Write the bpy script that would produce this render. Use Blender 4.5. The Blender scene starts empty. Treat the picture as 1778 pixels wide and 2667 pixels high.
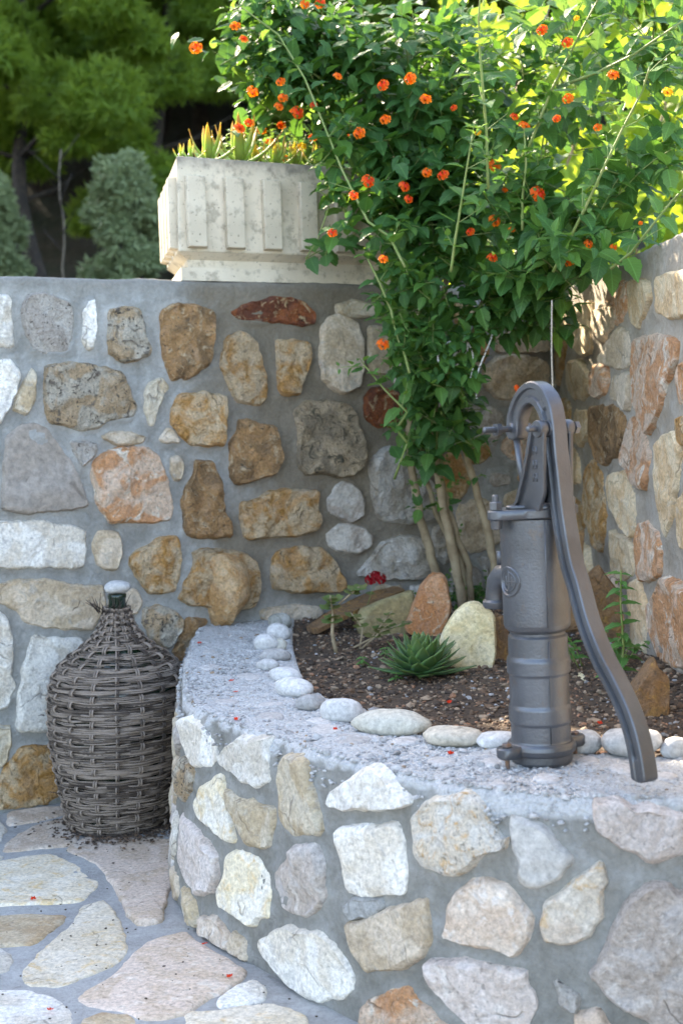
import bpy, math, random, json
import numpy as np
from mathutils import Vector, Matrix, noise
random.seed(7); np.random.seed(7)
D = json.loads('''{"CAM":[[0.99955,-0.002092,-0.029922],[0.029996,0.069725,0.997115],[0.0,0.997564,-0.069756]],"PEB":[[[-0.185,4.054,0.452],0.064,0.051,"peb_dark"],[[-0.183,3.862,0.452],0.063,0.049,"peb_white"],[[-0.209,3.709,0.452],0.058,0.058,"peb_white"],[[-0.176,3.714,0.452],0.04,0.043,"peb_cream"],[[-0.177,3.535,0.452],0.068,0.036,"peb_grey"],[[-0.188,3.417,0.452],0.054,0.03,"peb_white"],[[-0.141,3.252,0.452],0.08,0.039,"peb_white"],[[-0.116,3.083,0.452],0.089,0.044,"peb_white"],[[-0.077,2.93,0.452],0.057,0.037,"peb_grey"],[[-0.011,2.815,0.452],0.075,0.051,"peb_white"],[[0.083,2.7,0.452],0.122,0.049,"peb_cream"],[[0.192,2.583,0.452],0.104,0.037,"peb_tan"],[[0.275,2.555,0.452],0.084,0.033,"peb_white"],[[0.419,2.495,0.452],0.061,0.045,"peb_white"],[[0.497,2.467,0.452],0.1,0.05,"peb_white"],[[0.574,2.445,0.452],0.056,0.039,"peb_white"],[[0.255,2.538,0.452],0.024,0.01,"peb_brown"],[[0.029,2.73,0.452],0.009,0.008,"peb_brown"]],"PUMP":[0.335,2.437,0.452],"ARCH":[[-0.0389,0.5786],[-0.0353,0.603],[-0.0173,0.6295],[0.0086,0.6421],[0.0316,0.6367],[0.0518,0.6161],[0.0621,0.5852],[0.0665,0.545],[0.0733,0.4977],[0.0804,0.4506],[0.0901,0.4038],[0.1023,0.3573],[0.1187,0.3218],[0.1381,0.2721],[0.1573,0.2369],[0.1808,0.2028],[0.2074,0.172],[0.2334,0.1372],[0.2515,0.104],[0.2631,0.0699],[0.2696,0.0395],[0.2712,0.024]],"FLW":[[[-0.37,4.09,2.107],"r",0.0191],[[-0.257,4.09,2.163],"r",0.0165],[[0.143,3.79,1.921],"r",0.0177],[[0.214,3.79,1.936],"r",0.0177],[[0.252,3.79,1.881],"o",0.0165],[[0.146,3.79,1.832],"o",0.0165],[[0.077,3.79,1.8],"o",0.0165],[[0.024,3.79,1.947],"r",0.013],[[0.546,3.688,2.024],"r",0.0172],[[0.599,3.625,1.975],"r",0.0169],[[0.619,3.604,2.028],"y",0.009],[[0.689,3.513,1.866],"o",0.0164],[[0.598,3.624,1.837],"r",0.0158],[[0.573,3.652,1.794],"r",0.0125],[[0.501,3.733,1.793],"r",0.0163],[[0.657,3.551,1.75],"r",0.0122],[[0.789,3.379,1.793],"o",0.0147],[[0.429,3.79,1.705],"o",0.0177],[[0.294,3.79,1.684],"r",0.0177],[[0.251,3.79,1.692],"r",0.0141],[[0.096,3.79,1.675],"r",0.0177],[[0.057,3.79,1.639],"r",0.0141],[[0.19,3.79,1.658],"r",0.0153],[[0.201,3.79,1.625],"r",0.013],[[0.527,3.7,1.615],"r",0.0207],[[0.454,3.779,1.641],"o",0.0094],[[0.425,3.79,1.562],"o",0.0177],[[0.362,3.79,1.535],"r",0.0141],[[0.467,3.763,1.534],"o",0.0094],[[0.417,3.79,1.465],"r",0.0153],[[0.593,3.621,1.433],"r",0.0146],[[0.633,3.575,1.47],"r",0.0134],[[0.683,3.512,1.453],"o",0.0098],[[0.13,3.79,1.47],"r",0.013],[[-0.002,3.79,1.543],"r",0.013],[[0.126,3.89,1.252],"o",0.0181],[[0.486,3.89,1.118],"r",0.0157],[[0.326,3.79,1.857],"r",0.0094],[[0.479,3.758,1.823],"r",0.0117],[[-0.228,4.09,1.895],"r",0.0152],[[-0.134,4.09,2.006],"r",0.0165],[[-0.13,4.09,1.961],"r",0.0152],[[-0.09,4.09,1.92],"r",0.0191],[[-0.143,4.09,1.937],"r",0.0152],[[-0.215,4.09,1.982],"o",0.0191],[[-0.256,4.09,1.88],"r",0.0178],[[-0.044,4.09,1.938],"r",0.0127],[[-0.017,4.09,2.219],"r",0.0152],[[0.387,3.79,1.791],"o",0.0106],[[-0.06,4.09,2.218],"r",0.0152],[[-0.235,4.09,2.127],"r",0.0127],[[0.503,3.725,1.547],"o",0.007],[[0.736,3.446,1.501],"o",0.0064]],"ELL":[[[-0.069,4.4,2.175],0.29,0.202,0.3,30],[[0.228,4.35,2.0],0.333,0.32,0.38,70],[[0.291,4.25,1.661],0.267,0.247,0.32,48],[[0.636,4.1,2.007],0.376,0.276,0.45,62],[[0.636,3.85,1.571],0.283,0.2,0.32,46],[[0.243,4.2,1.378],0.161,0.231,0.2,24],[[0.3,4.2,1.116],0.135,0.193,0.14,12],[[0.506,4.05,1.42],0.248,0.112,0.25,20],[[0.725,3.55,1.443],0.13,0.076,0.15,9],[[-0.169,4.35,2.255],0.16,0.146,0.25,12],[[0.831,3.7,2.028],0.204,0.204,0.3,16],[[0.023,4.1,1.721],0.1,0.213,0.2,9],[[0.76,3.7,1.735],0.17,0.17,0.2,9]],"HERO":[[[0.304,3.75,1.428],[0.315,3.725,1.509],[0.329,3.7,1.588],[0.344,3.675,1.678],[0.359,3.65,1.76]],[[0.406,3.75,1.638],[0.402,3.72,1.783],[0.393,3.69,1.864],[0.383,3.66,1.982],[0.379,3.63,2.044],[0.384,3.6,2.109]],[[0.548,3.6,1.406],[0.585,3.55,1.485],[0.615,3.5,1.551],[0.649,3.45,1.631],[0.688,3.4,1.717],[0.724,3.35,1.79],[0.731,3.3,1.833]],[[0.516,3.8,1.739],[0.574,3.75,1.883],[0.613,3.7,1.958],[0.644,3.65,2.02],[0.671,3.6,2.069]],[[0.617,3.7,1.893],[0.671,3.6,1.895],[0.737,3.5,1.911],[0.833,3.4,1.961]],[[0.192,3.9,1.458],[0.154,3.925,1.544],[0.097,3.95,1.59],[0.063,3.975,1.665],[0.03,4.0,1.741],[-0.015,4.025,1.866],[-0.066,4.05,2.004],[-0.136,4.075,2.132],[-0.232,4.1,2.213]],[[0.673,3.5,1.4],[0.714,3.45,1.433],[0.74,3.4,1.473],[0.791,3.35,1.54],[0.83,3.3,1.58]],[[0.16,3.95,1.306],[0.153,3.95,1.347],[0.122,3.95,1.426],[0.094,3.95,1.486]],[[0.199,3.95,1.173],[0.188,3.95,1.221],[0.171,3.95,1.263],[0.16,3.95,1.306]],[[0.19,4.0,0.98],[0.16,3.987,1.018],[0.191,3.975,1.065],[0.132,3.963,1.127],[0.079,3.95,1.194]],[[0.155,4.1,0.874],[0.193,4.05,0.979]],[[0.493,3.75,1.529],[0.493,3.733,1.616],[0.501,3.717,1.691],[0.497,3.7,1.754]]],"TRK":[[[[0.297,4.45,0.555],[0.27,4.421,0.638],[0.243,4.393,0.737],[0.219,4.364,0.887],[0.212,4.336,1.021],[0.23,4.307,1.152],[0.264,4.279,1.28],[0.299,4.25,1.457]],0.015],[[[0.375,4.42,0.454],[0.348,4.389,0.598],[0.313,4.357,0.751],[0.293,4.326,0.926],[0.285,4.294,1.045],[0.293,4.263,1.188],[0.308,4.231,1.353],[0.349,4.2,1.552]],0.0162],[[[0.418,4.5,0.438],[0.375,4.471,0.589],[0.346,4.443,0.648],[0.292,4.414,0.747],[0.26,4.386,0.885],[0.248,4.357,0.993],[0.276,4.329,1.125],[0.325,4.3,1.305]],0.011],[[[0.478,4.42,0.55],[0.457,4.389,0.663],[0.417,4.357,0.801],[0.384,4.326,0.937],[0.364,4.294,1.043],[0.37,4.263,1.147],[0.403,4.231,1.273],[0.448,4.2,1.448]],0.0135],[[[0.407,4.48,0.441],[0.392,4.433,0.579],[0.331,4.386,0.748],[0.303,4.339,0.859],[0.32,4.291,1.123],[0.372,4.244,1.275],[0.408,4.197,1.348],[0.546,4.15,1.54]],0.011]],"ROCK":[[[[0.17,0.455],[0.193,0.513],[0.219,0.571],[0.249,0.604],[0.283,0.603],[0.292,0.574],[0.3,0.51],[0.289,0.471],[0.264,0.428],[0.21,0.429]],4.0,0.08,"orangepink"],[[[0.231,0.495],[0.245,0.528],[0.262,0.553],[0.279,0.574],[0.301,0.59],[0.33,0.592],[0.367,0.563],[0.368,0.508],[0.365,0.465],[0.355,0.421],[0.309,0.429],[0.259,0.439]],3.45,0.05,"yellowslab"],[[[0.38,0.552],[0.403,0.543],[0.411,0.49],[0.413,0.407],[0.379,0.413]],3.55,0.06,"brownslab"],[[[0.036,0.449],[0.043,0.501],[0.113,0.529],[0.197,0.553],[0.2,0.506],[0.168,0.408],[0.114,0.4],[0.069,0.4]],4.05,0.05,"oliveslab"],[[[0.632,0.68],[0.688,0.722],[0.68,0.641],[0.651,0.518],[0.642,0.432],[0.614,0.432]],4.0,0.06,"brownslab"],[[[0.648,0.61],[0.683,0.644],[0.728,0.573],[0.738,0.467],[0.731,0.4],[0.679,0.4],[0.633,0.435]],3.75,0.06,"brownslab"],[[[0.581,0.496],[0.626,0.555],[0.635,0.53],[0.65,0.52],[0.649,0.458],[0.637,0.4],[0.602,0.4],[0.567,0.442]],2.85,0.07,"brownslab"],[[[0.514,0.4],[0.527,0.43],[0.556,0.44],[0.591,0.418],[0.625,0.4],[0.616,0.4],[0.545,0.4]],3.3,0.1,"yellowslab"],[[[0.568,0.48],[0.582,0.618],[0.612,0.663],[0.621,0.536],[0.614,0.479]],3.7,0.06,"brownslab"]],"LEAN":[[-0.095,4.0,0.456],[0.024,4.1,0.495],[0.175,4.35,0.521]],"SUCC":[0.179,3.358,0.435],"GER":[-0.025,3.722,0.435],"GER2":[0.037,3.765,0.435],"GERTOP":[[-0.031,3.722,0.54],[-0.036,3.722,0.59],[0.041,3.722,0.611],[-0.014,3.722,0.567]],"MINT":[0.591,3.061,0.435],"MINT2":[0.61,3.431,0.435],"MINTTOP":[0.6,3.061,0.711],"REDF":[0.093,4.1,0.586],"REDB":[0.01,4.186,0.435],"DEMI":[-0.619,3.716,0.0],"ROPE":[[0.498,3.3,1.313],[0.495,3.3,1.203],[0.496,3.3,1.113],[0.494,3.3,1.023]],"CORD":[[[0.316,4.12,1.258],[0.291,4.12,1.244],[0.281,4.12,1.219],[0.283,4.12,1.203],[0.309,4.12,1.209],[0.328,4.12,1.224],[0.341,4.12,1.239],[0.354,4.12,1.26]],[[0.36,4.12,1.26],[0.375,4.12,1.229],[0.377,4.12,1.197],[0.373,4.12,1.166],[0.367,4.12,1.151]],[[0.436,4.12,1.283],[0.422,4.12,1.246],[0.403,4.12,1.203],[0.389,4.12,1.166],[0.386,4.12,1.122],[0.385,4.12,1.097]],[[0.321,4.12,1.19],[0.34,4.12,1.198],[0.359,4.12,1.223],[0.363,4.12,1.241],[0.36,4.12,1.266]],[[0.283,4.12,1.206],[0.315,4.12,1.212],[0.337,4.12,1.227],[0.35,4.12,1.248],[0.357,4.12,1.273]]],"FALL":[[-0.268,3.263,0.454],[-0.226,2.845,0.454],[-0.026,2.723,0.454],[-0.398,3.827,0.454],[-0.249,3.126,0.454],[0.18,2.505,0.454],[-0.713,3.101,0.008],[-0.554,2.498,0.008],[-0.303,2.796,0.008],[0.213,2.966,0.45],[0.486,2.726,0.45],[-0.24,2.627,0.008]],"CHIP":[[[0.164,2.452,0.452],0.05],[[0.005,2.643,0.452],0.07],[[-0.158,2.869,0.452],0.06],[[-0.156,2.979,0.452],0.045],[[-0.219,3.3,0.452],0.04],[[-0.052,2.814,0.452],0.05],[[-0.045,2.729,0.452],0.06],[[0.107,2.616,0.452],0.05],[[-0.336,3.465,0.452],0.05],[[-0.26,3.033,0.452],0.05],[[-0.237,3.334,0.452],0.05],[[-0.163,2.985,0.452],0.05],[[-0.357,3.692,0.452],0.045],[[0.328,2.322,0.452],0.045],[[0.413,2.429,0.452],0.04],[[0.249,2.441,0.452],0.04],[[0.244,2.297,0.452],0.02],[[0.464,2.363,0.452],0.05],[[0.525,2.306,0.452],0.04],[[0.503,2.38,0.452],0.03]],"BASE5":[0.308,5.811,0.45],"SHOOTS":[[0.409,4.509,0.43],[0.217,4.178,0.43],[0.382,4.515,0.43]],"BACK":[["white",14,[[-39,1412],[-15,1411],[3,1413],[13,1397],[12,1338],[15,1282],[2,1276],[-22,1279],[-46,1277]]],["greypit",16,[[47,1397],[63,1415],[106,1419],[143,1407],[180,1393],[186,1351],[180,1291],[171,1264],[136,1258],[93,1260],[69,1273],[52,1315],[45,1350]]],["white",10,[[234,1391],[253,1400],[255,1352],[246,1291],[241,1267],[225,1267],[213,1297],[223,1345],[220,1369]]],["mottle",18,[[294,1373],[333,1383],[379,1383],[397,1340],[399,1303],[413,1266],[407,1248],[367,1240],[327,1239],[289,1260],[288,1315]]],["brown",22,[[452,1378],[494,1394],[562,1391],[613,1373],[616,1322],[605,1272],[597,1227],[554,1196],[519,1181],[509,1190],[478,1181],[463,1222],[452,1278],[449,1334]]],["red",12,[[677,1374],[724,1396],[775,1410],[842,1421],[908,1408],[952,1373],[949,1340],[898,1335],[824,1349],[759,1349],[708,1351]]],["ochre",22,[[660,1303],[707,1316],[742,1291],[765,1232],[781,1174],[777,1115],[749,1102],[678,1114],[651,1169],[632,1214],[641,1259]]],["ochre",18,[[822,1291],[878,1290],[930,1284],[936,1244],[911,1185],[891,1133],[861,1127],[824,1131],[822,1186],[826,1245]]],["tan",18,[[977,1333],[1013,1363],[1050,1367],[1105,1344],[1123,1284],[1116,1203],[1099,1149],[1042,1130],[1013,1144],[972,1178],[967,1257]]],["white",14,[[-60,1233],[-24,1235],[6,1237],[29,1203],[15,1155],[-6,1109],[-32,1071],[-67,1075]]],["cream",10,[[60,1214],[73,1202],[68,1131],[45,1092],[6,1108],[30,1149]]],["mottle",20,[[107,1222],[160,1228],[210,1225],[255,1215],[312,1205],[337,1174],[349,1131],[364,1100],[346,1075],[281,1071],[241,1048],[196,1046],[152,1059],[112,1067],[98,1100],[98,1160]]],["cream",10,[[410,1167],[444,1182],[465,1157],[442,1129],[423,1086],[412,1052],[395,1055],[394,1099],[392,1136]]],["ochre",24,[[475,1097],[503,1134],[580,1139],[646,1125],[640,1061],[633,987],[588,986],[532,994],[502,1014],[473,1053]]],["tan",10,[[427,1007],[458,1038],[478,1021],[492,1001],[457,997]]],["brown",20,[[686,1053],[725,1052],[761,1038],[809,1036],[815,990],[824,944],[807,895],[755,885],[704,874],[668,870],[655,899],[664,951],[660,989],[681,1014]]],["dark",24,[[874,1074],[912,1106],[988,1104],[1058,1096],[1088,1055],[1094,1014],[1113,973],[1111,925],[1082,886],[1034,871],[965,885],[904,884],[879,915],[885,968],[890,1007]]],["slate",12,[[16,1052],[65,1062],[99,1049],[131,997],[166,947],[189,885],[211,832],[142,824],[36,822],[-37,831],[-30,908],[-24,973],[-16,1026]]],["greypit",8,[[166,1014],[213,1006],[239,999],[231,968],[198,945],[180,977]]],["tan",8,[[262,1022],[298,1033],[344,1029],[387,1018],[376,1000],[317,996],[271,1010]]],["orange",22,[[237,956],[270,973],[316,987],[382,987],[421,961],[446,903],[463,814],[454,776],[400,773],[334,784],[274,782],[244,820],[230,877],[225,920]]],["tan",10,[[459,956],[489,958],[501,932],[490,888],[470,896],[460,921]]],["brown",20,[[537,943],[600,934],[609,895],[625,862],[620,817],[636,771],[652,738],[648,715],[591,716],[535,720],[501,738],[499,773],[494,818],[513,868],[535,905]]],["ochre",26,[[684,814],[738,814],[776,835],[850,841],[940,832],[935,786],[949,738],[929,713],[875,700],[793,702],[698,702],[688,742],[686,781]]],["grey",14,[[978,804],[1026,855],[1065,849],[1103,803],[1105,749],[1053,731],[1007,755],[980,770]]],["white",16,[[-80,804],[-44,802],[16,795],[47,799],[96,787],[158,777],[196,756],[195,707],[185,665],[160,659],[72,671],[10,671],[-50,679],[-86,681]]],["tan",12,[[238,756],[293,749],[303,717],[296,668],[282,647],[249,653],[225,680],[219,711]]],["ochre",18,[[390,703],[425,726],[473,725],[484,683],[476,626],[460,570],[419,568],[378,571],[359,605],[328,651],[336,682]]],["ochre",30,[[526,674],[582,679],[674,662],[720,633],[732,559],[712,502],[668,493],[562,516],[513,521],[472,544],[495,593],[524,635]]],["ochre",24,[[779,635],[806,659],[874,664],[949,655],[987,619],[1022,561],[1034,526],[999,519],[869,527],[794,544],[774,589]]],["grey",14,[[974,701],[1022,724],[1092,713],[1131,683],[1122,649],[1081,632],[1019,643],[980,660]]],["greywhite",20,[[1077,564],[1126,608],[1184,659],[1258,671],[1316,660],[1348,619],[1354,562],[1336,528],[1262,535],[1164,543]]],["greywhite",20,[[1137,914],[1186,953],[1284,950],[1315,879],[1380,820],[1377,722],[1260,715],[1163,735],[1133,806]]],["tan",14,[[-88,631],[-52,634],[21,640],[101,627],[183,607],[241,605],[244,565],[238,534],[217,505],[209,481],[145,488],[64,502],[9,523],[-1,551],[-55,580],[-91,584]]],["tan",10,[[258,557],[299,585],[338,581],[356,548],[335,512],[282,511],[257,532]]],["white",14,[[-92,560],[-56,556],[-39,537],[-27,469],[-34,385],[-23,348],[-50,291],[-69,290],[-105,295]]],["white",14,[[32,481],[81,470],[170,460],[187,421],[195,309],[177,199],[51,210],[-23,223],[-12,322],[11,417]]],["mottle",22,[[363,522],[403,528],[457,507],[483,479],[468,442],[432,407],[379,438],[361,478]]],["brown",20,[[494,481],[560,471],[523,436],[493,362],[465,365],[445,393],[475,441]]],["ochre",12,[[-58,128],[-13,170],[24,171],[73,158],[84,100],[86,25],[42,8],[-33,11],[-82,16],[-78,83]]],["cream",10,[[-107,244],[-71,239],[-44,235],[-42,199],[-64,135],[-76,125],[-112,130]]],["tan",14,[[748,485],[845,489],[943,473],[949,432],[888,425],[835,430],[813,452],[739,453]]],["red",14,[[1123,1109],[1160,1142],[1224,1134],[1280,1092],[1270,1044],[1229,1025],[1156,1027],[1129,1055]]],["tan",20,[[1579,1199],[1623,1234],[1712,1244],[1803,1232],[1843,1203],[1842,1152],[1799,1102],[1726,1096],[1637,1098],[1585,1135]]],["orange",14,[[1651,962],[1706,989],[1741,973],[1795,949],[1785,899],[1685,896],[1650,926]]],["ochre",12,[[1502,939],[1546,958],[1580,950],[1597,921],[1561,894],[1509,896]]],["grey",14,[[1595,856],[1666,846],[1670,817],[1612,813],[1586,828]]],["tan",14,[[1625,1305],[1714,1319],[1841,1305],[1840,1254],[1713,1251],[1624,1255]]],["tan",16,[[1462,757],[1558,772],[1627,740],[1633,631],[1553,601],[1466,614]]],["cream",14,[[1036,1404],[1098,1411],[1169,1399],[1168,1368],[1081,1361],[1035,1377]]]],"PROTR":[["ochre",70,[[567,658],[603,674],[660,657],[687,622],[698,536],[675,499],[623,458],[615,439],[584,456],[562,523],[561,594]]]],"RIGHT":[["cream",12,[[1401,1369],[1534,1366],[1753,1349],[1749,1255],[1489,1270],[1385,1287]]],["cream",12,[[1101,1386],[1280,1375],[1322,1329],[1275,1290],[1191,1263],[1106,1285],[1098,1341]]],["pinktan",14,[[1140,1232],[1361,1237],[1565,1211],[1552,1162],[1480,1119],[1436,1058],[1325,1005],[1279,996],[1223,1031],[1142,1081],[1136,1166]]],["cream",12,[[284,1372],[599,1375],[625,1309],[586,1228],[450,1221],[310,1261],[279,1324]]],["tan",12,[[645,1346],[869,1336],[866,1288],[745,1252],[639,1277]]],["tan",12,[[833,1236],[976,1276],[1079,1252],[1073,1173],[940,1166],[741,1197]]],["cream",12,[[229,1209],[378,1211],[530,1166],[542,1107],[438,1088],[294,1093],[183,1133]]],["brown",12,[[571,1065],[790,1067],[973,1060],[1032,1031],[993,972],[894,928],[761,896],[639,914],[563,970]]],["orange",12,[[1089,1031],[1187,1026],[1243,982],[1299,946],[1283,886],[1235,850],[1128,867],[1029,921],[1033,979]]],["cream",12,[[308,1055],[537,1048],[514,983],[388,940],[262,965]]],["cream",10,[[239,930],[350,919],[378,831],[266,822],[234,880]]],["ochre",12,[[451,861],[557,905],[683,878],[753,799],[731,710],[694,643],[600,653],[506,711],[444,787]]],["cream",12,[[833,871],[1001,890],[1150,829],[1134,777],[1092,716],[963,741],[855,793],[816,840]]],["cream",12,[[1367,974],[1534,1007],[1590,964],[1547,877],[1503,799],[1439,747],[1379,816],[1362,894]]],["cream",12,[[820,711],[961,711],[1104,700],[1111,626],[951,584],[811,592]]],["pinktan",12,[[1157,756],[1265,770],[1386,747],[1405,707],[1392,658],[1279,623],[1172,616],[1139,669]]],["ochre",10,[[-26,1284],[161,1296],[195,1252],[21,1136],[-38,1182]]],["cream",12,[[1058,593],[1160,611],[1228,564],[1259,496],[1207,420],[1096,407],[1076,485]]],["pinktan",14,[[1455,656],[1589,647],[1685,644],[1679,506],[1580,459],[1357,441],[1270,486],[1251,550],[1367,609]]],["orange",12,[[577,575],[868,589],[942,453],[736,409],[650,486]]],["cream",12,[[1575,849],[1697,885],[1690,740],[1579,739]]],["ochre",12,[[1565,1028],[1704,1047],[1701,981],[1591,978]]],["ochre",12,[[190,446],[375,429],[405,371],[178,329],[104,377]]],["ochre",10,[[37,1092],[178,1084],[229,1021],[88,991],[10,1034]]]],"CURVE":[["white",12,[[1222,421],[1284,438],[1366,426],[1418,399],[1433,380],[1404,360],[1331,343],[1290,360],[1251,394]]],["white",14,[[1474,409],[1527,436],[1575,442],[1617,452],[1616,426],[1629,394],[1636,374],[1585,352],[1538,356],[1514,369],[1462,369],[1454,384]]],["cream",14,[[1674,418],[1717,435],[1764,432],[1773,405],[1789,372],[1808,340],[1823,323],[1806,309],[1764,303],[1724,290],[1691,301],[1672,313],[1670,346],[1664,379]]],["white",16,[[1834,369],[1848,400],[1885,419],[1916,441],[1956,456],[1982,447],[2002,432],[2042,420],[2044,407],[1996,395],[1941,385],[1877,370]]],["yellow",12,[[1373,311],[1456,349],[1467,322],[1482,286],[1498,258],[1509,227],[1469,225],[1424,237],[1372,242],[1336,266]]],["cream",12,[[1472,328],[1520,320],[1575,318],[1648,323],[1649,283],[1639,246],[1601,240],[1555,238],[1532,257],[1500,285],[1475,306]]],["mottle",16,[[1231,341],[1302,333],[1321,309],[1288,283],[1236,246],[1183,262],[1174,298]]],["pink",12,[[1230,214],[1317,210],[1391,201],[1439,181],[1440,136],[1424,105],[1356,79],[1287,89],[1232,96],[1206,147]]],["yellow",14,[[1494,199],[1545,212],[1606,209],[1640,187],[1639,144],[1639,114],[1600,99],[1587,80],[1537,86],[1482,93],[1471,117],[1487,157]]],["pinkgrey",12,[[1747,275],[1798,287],[1820,266],[1822,226],[1830,204],[1813,179],[1777,153],[1739,151],[1690,145],[1667,173],[1660,201],[1713,244]]],["pinktan",16,[[1377,41],[1429,52],[1492,42],[1501,-9],[1461,-12],[1395,0]]],["tan",12,[[1509,45],[1550,37],[1563,-8],[1531,-13],[1504,-3]]],["white",14,[[1869,333],[1940,350],[2020,369],[2026,319],[2033,306],[2030,258],[1985,248],[1946,233],[1895,231],[1888,274],[1877,303]]],["whiteorange",18,[[2051,388],[2071,414],[2113,432],[2152,441],[2176,433],[2190,414],[2206,394],[2219,378],[2231,385],[2227,370],[2206,362],[2182,348],[2166,331],[2140,312],[2100,308],[2077,315],[2058,326],[2054,355]]],["greysmooth",12,[[2237,415],[2262,407],[2290,403],[2311,380],[2335,353],[2313,331],[2285,314],[2267,310],[2249,323],[2254,346],[2243,370]]],["pink",16,[[2375,446],[2407,454],[2434,442],[2473,438],[2506,431],[2533,424],[2532,369],[2505,374],[2476,369],[2452,362],[2429,375],[2399,388],[2379,401]]],["white",16,[[1624,58],[1661,90],[1712,112],[1768,120],[1824,136],[1854,126],[1884,106],[1911,74],[1906,57],[1869,30],[1804,4],[1753,-3],[1722,12],[1674,26],[1638,41]]],["tan",16,[[1892,169],[1962,202],[2036,235],[2080,258],[2084,231],[2090,195],[2072,161],[2037,137],[1985,116],[1952,101],[1930,120],[1908,145]]],["pinktan",16,[[2120,216],[2135,267],[2165,298],[2204,308],[2230,297],[2252,275],[2270,256],[2262,230],[2243,198],[2209,204],[2162,199],[2115,201]]],["yellowpink",14,[[2295,283],[2316,299],[2341,322],[2377,355],[2390,321],[2378,310],[2377,272],[2363,246],[2339,225],[2311,228],[2292,223],[2289,254]]],["pink",16,[[2086,157],[2136,165],[2193,172],[2261,172],[2260,154],[2274,120],[2259,78],[2175,62],[2142,85],[2108,114],[2090,135]]],["orange",14,[[1938,36],[1994,76],[2041,96],[2069,77],[2115,63],[2141,51],[2114,29],[1936,-24]]],["pinkgrey",26,[[2411,277],[2425,305],[2455,327],[2482,328],[2491,314],[2515,314],[2531,252],[2529,98],[2472,96],[2445,113],[2405,129],[2382,159],[2362,176],[2383,212],[2397,248]]],["greypit",12,[[2310,160],[2341,142],[2337,120],[2317,129]]],["pinktan",14,[[2340,114],[2371,123],[2391,92],[2343,88]]],["darkgrey",8,[[1890,200],[1917,220],[1968,233],[1981,222],[1962,202],[1910,183]]]],"FLOOR":[["pinktan",5,[[-933,3844],[-850,3878],[-796,3883],[-782,3807],[-853,3752],[-906,3727]]],["pinktan",5,[[-856,3634],[-819,3728],[-767,3764],[-727,3640],[-703,3544],[-775,3514],[-867,3488],[-866,3578]]],["pinkdirt",6,[[-708,3481],[-679,3597],[-563,3567],[-454,3593],[-422,3427],[-419,3201],[-418,3112],[-405,2961],[-453,2939],[-484,2994],[-513,3092],[-546,3212],[-598,3343],[-647,3414]]],["flagcream",6,[[-884,3337],[-857,3401],[-802,3438],[-745,3450],[-676,3367],[-634,3282],[-597,3232],[-599,3143],[-622,3109],[-687,3093],[-783,3088],[-822,3091]]],["flagtan",5,[[-803,3014],[-766,3018],[-707,3026],[-627,3006],[-633,2941],[-660,2851],[-727,2850],[-763,2853]]],["flagcream",6,[[-595,2938],[-596,3044],[-551,3088],[-512,2996],[-479,2867],[-464,2771],[-490,2717],[-526,2677],[-559,2632],[-625,2653],[-644,2718],[-628,2807]]],["white",5,[[-757,2829],[-721,2826],[-692,2778],[-683,2721],[-720,2681]]],["pinkdirt",6,[[-511,2573],[-487,2622],[-452,2693],[-432,2792],[-413,2849],[-351,2893],[-328,2842],[-291,2780],[-247,2720],[-213,2664],[-238,2603],[-285,2537],[-304,2491],[-347,2462],[-387,2470],[-424,2509],[-478,2523],[-507,2553]]],["white",6,[[-699,2597],[-668,2605],[-619,2606],[-552,2557],[-515,2488],[-504,2389],[-650,2399]]],["flagtan",5,[[-484,2467],[-457,2493],[-408,2480],[-382,2381],[-474,2387]]],["white",8,[[-245,2544],[-221,2592],[-194,2620],[-174,2588],[-177,2539],[-212,2518],[-241,2510]]],["flagcream",6,[[-296,2486],[-249,2487],[-203,2503],[-156,2514],[-111,2478],[-94,2432],[-89,2361],[-292,2375]]],["white",6,[[-987,3797],[-954,3783],[-921,3699],[-897,3581],[-925,3547]]]],"PATH":[[-0.44,4.25],[-0.436,3.95],[-0.425,3.7],[-0.392,3.3],[-0.36,3.07],[-0.3,2.91],[-0.22,2.78],[-0.14,2.67],[-0.07,2.56],[0,2.47],[0.09,2.37],[0.19,2.28],[0.3,2.22],[0.42,2.185],[0.56,2.165],[0.78,2.16]],"PLA":[0.507,1.465],"PLT":[0.517,1.821]}''')
S = bpy.context.scene
COL = S.collection
# ------------------------------------------------------------------ camera
rt, up, fw = [Vector(v) for v in D['CAM']]
cd = bpy.data.cameras.new('camera'); cam = bpy.data.objects.new('camera', cd); COL.objects.link(cam)
M3 = Matrix((rt, up, -fw)).transposed()
cam.matrix_world = Matrix.Translation((0, 0, 1.07)) @ M3.to_4x4()
cd.sensor_fit = 'VERTICAL'; cd.sensor_height = 36; cd.sensor_width = 24; cd.lens = 50
cd.clip_start = .05; cd.clip_end = 600
cd.dof.use_dof = True; cd.dof.focus_distance = 3.0; cd.dof.aperture_fstop = 4.8
S.camera = cam
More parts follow.
